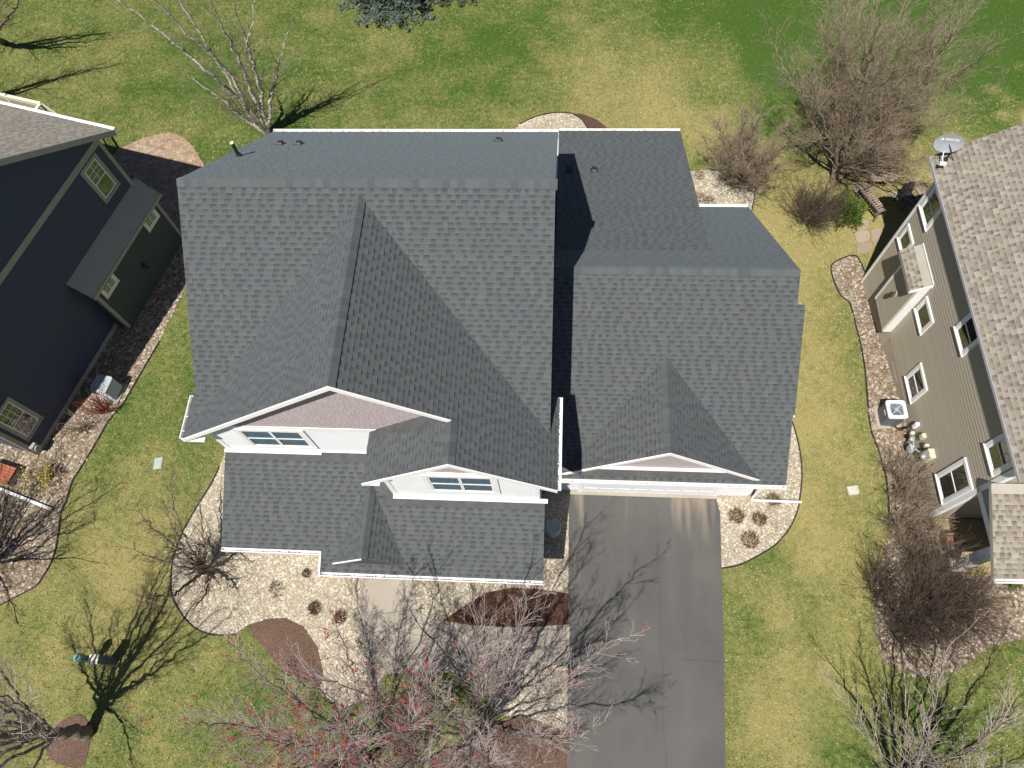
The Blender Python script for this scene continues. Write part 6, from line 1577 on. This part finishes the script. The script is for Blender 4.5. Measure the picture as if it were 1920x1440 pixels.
juniper(D_['mugo'], .72, .85, .65, 2000, [(.07, .13, .018), (.10, .17, .025), (.14, .20, .03)], 'bright green low evergreen beside the slatted bench', 302, 'dwarf_evergreen')
juniper((15.2, 23.9, 0), .55, .5, .5, 700, [(.13, .16, .03), (.18, .2, .04)], 'small yellow green evergreen behind the satellite dish', 303, 'dwarf_evergreen')

def spruce(p, h, r, label, cols, seed):
    g = random.Random(seed); x, y, z = p; t = thing('spruce_tree', p, label, 'tree'); tw = Twigs()
    tw.tube([Vector((x, y, 0)), Vector((x, y, h * .5)), Vector((x, y, h))], .2, .02, 8); tw.build('trunk', M['bark'], t)
    V = []; F = []; C = []; n = 0
    br = Twigs(); lev = 0.25
    while lev < h - .2:
        R = r * (1 - lev / h) ** .85; m = max(5, int(13 * (1 - lev / h) + 4)); a0 = g.uniform(0, 6.28)
        for i in range(m):
            a = a0 + 6.283 * i / m + g.uniform(-.15, .15); L = R * g.uniform(.78, 1.12); d = Vector((math.cos(a), math.sin(a), 0)); s_ = Vector((-d.y, d.x, 0))
            P = lambda t_: Vector((x, y, lev)) + d * (L * t_) + Vector((0, 0, -.22 * L * t_ + .20 * L * t_ * t_))
            br.tube([P(0), P(.5), P(1)], .022, .006, 3)
            k = int(26 * L + 6)
            for j in range(k):
                tt = g.uniform(.2, 1.0) ** .8; wv = (1.05 - tt) * .55 * L + .10; c = P(tt) + s_ * g.uniform(-wv, wv) * .75 + Vector((0, 0, g.uniform(-.05, .06)))
                sd = g.choice((-1, 1)); out = (d * .8 + s_ * sd * g.uniform(.1, .9) + Vector((0, 0, g.uniform(-.15, .25)))).normalized(); kk = g.uniform(.7, 1.25); cc = g.choice(cols)
                for q in range(5):
                    dd = (out + Vector((g.gauss(0, .35), g.gauss(0, .35), g.gauss(0, .3)))).normalized(); ss = dd.cross(Vector((g.gauss(0, 1), g.gauss(0, 1), 1))).normalized(); ln = g.uniform(.10, .19)
                    V += [tuple(c - ss * .022), tuple(c + ss * .022), tuple(c + dd * ln)]; F.append((n, n + 1, n + 2)); n += 3; C.append(tuple(v * kk for v in cc))
        lev += .26 + .1 * g.random()
    br.build('branches', M['bark'], t)
    link('crown', raw_mesh('crown', np.array(V), np.array(F), np.array(C), M['needle']), t)
spruce((D_['spruce'][0] - .15, D_['spruce'][1] + .75, 0), 8.5, 3.1, 'blue grey spruce at the top of the lawn behind the grey roofed house', [(.16, .22, .19), (.20, .26, .23), (.13, .19, .16)], 401)
spruce((D_['spruce2'][0], D_['spruce2'][1] + .3, 0), 6.0, 2.0, 'darker olive green spruce beside the blue grey spruce at the top', [(.10, .125, .07), (.13, .15, .09), (.08, .105, .06)], 402)

# dry perennial clumps in the gravel
PL = ['brown clump nearest the asphalt in the garage corner gravel bed', 'brown clump in the middle of the garage corner gravel bed', 'reddish brown clump lowest in the garage corner gravel bed', 'faint brown clump under the white drain pipe',
      'brown clump above the red mulch island in the front gravel', 'reddish clump right of the red mulch island in the front gravel', 'wispy dark clump near the roof step in the front gravel', 'dry clump nearest the lawn in the rear side gravel bed', 'dry clump closest to the white gutter in the rear side gravel bed', 'thin dry clump beside the gutter end in the rear side gravel bed', 'sparse dry clump below the gutter step in the front gravel']
PCOL = [(.20, .12, .06), (.19, .11, .06), (.17, .085, .045), (.25, .17, .09), (.20, .13, .05), (.22, .09, .06), (.13, .09, .06), (.22, .15, .09), (.22, .12, .07), (.15, .12, .09), (.2, .15, .1)]
for i, p in enumerate(D_['perennials']):
    g = random.Random(500 + i); t = thing('dry_perennial', p, PL[i], 'plant', 'dry perennial clumps in the gravel beds'); mb = MB(); R = (.30, .27, .34, .26, .25, .25, .32, .30, .30, .28, .17)[i]
    for k in range(520 if i < 6 else 220):
        a = g.uniform(0, 6.283); r = R * math.sqrt(g.random()) * .8; c = Vector((p[0] + math.cos(a) * r, p[1] + math.sin(a) * r, p[2] + .02)); d = Vector((math.cos(a) * r * 2 + g.gauss(0, .3), math.sin(a) * r * 2 + g.gauss(0, .3), g.uniform(.3, 1))).normalized() * g.uniform(.08, .22); s_ = d.cross(Vector((g.gauss(0, 1), g.gauss(0, 1), .3))).normalized() * .007
        k2 = g.uniform(.4, 1.0); mb.add([c - s_, c + s_, c + d], [(0, 1, 2)], tuple(v * k2 for v in PCOL[i]))
    mb.build('stems', M['dry'], t)
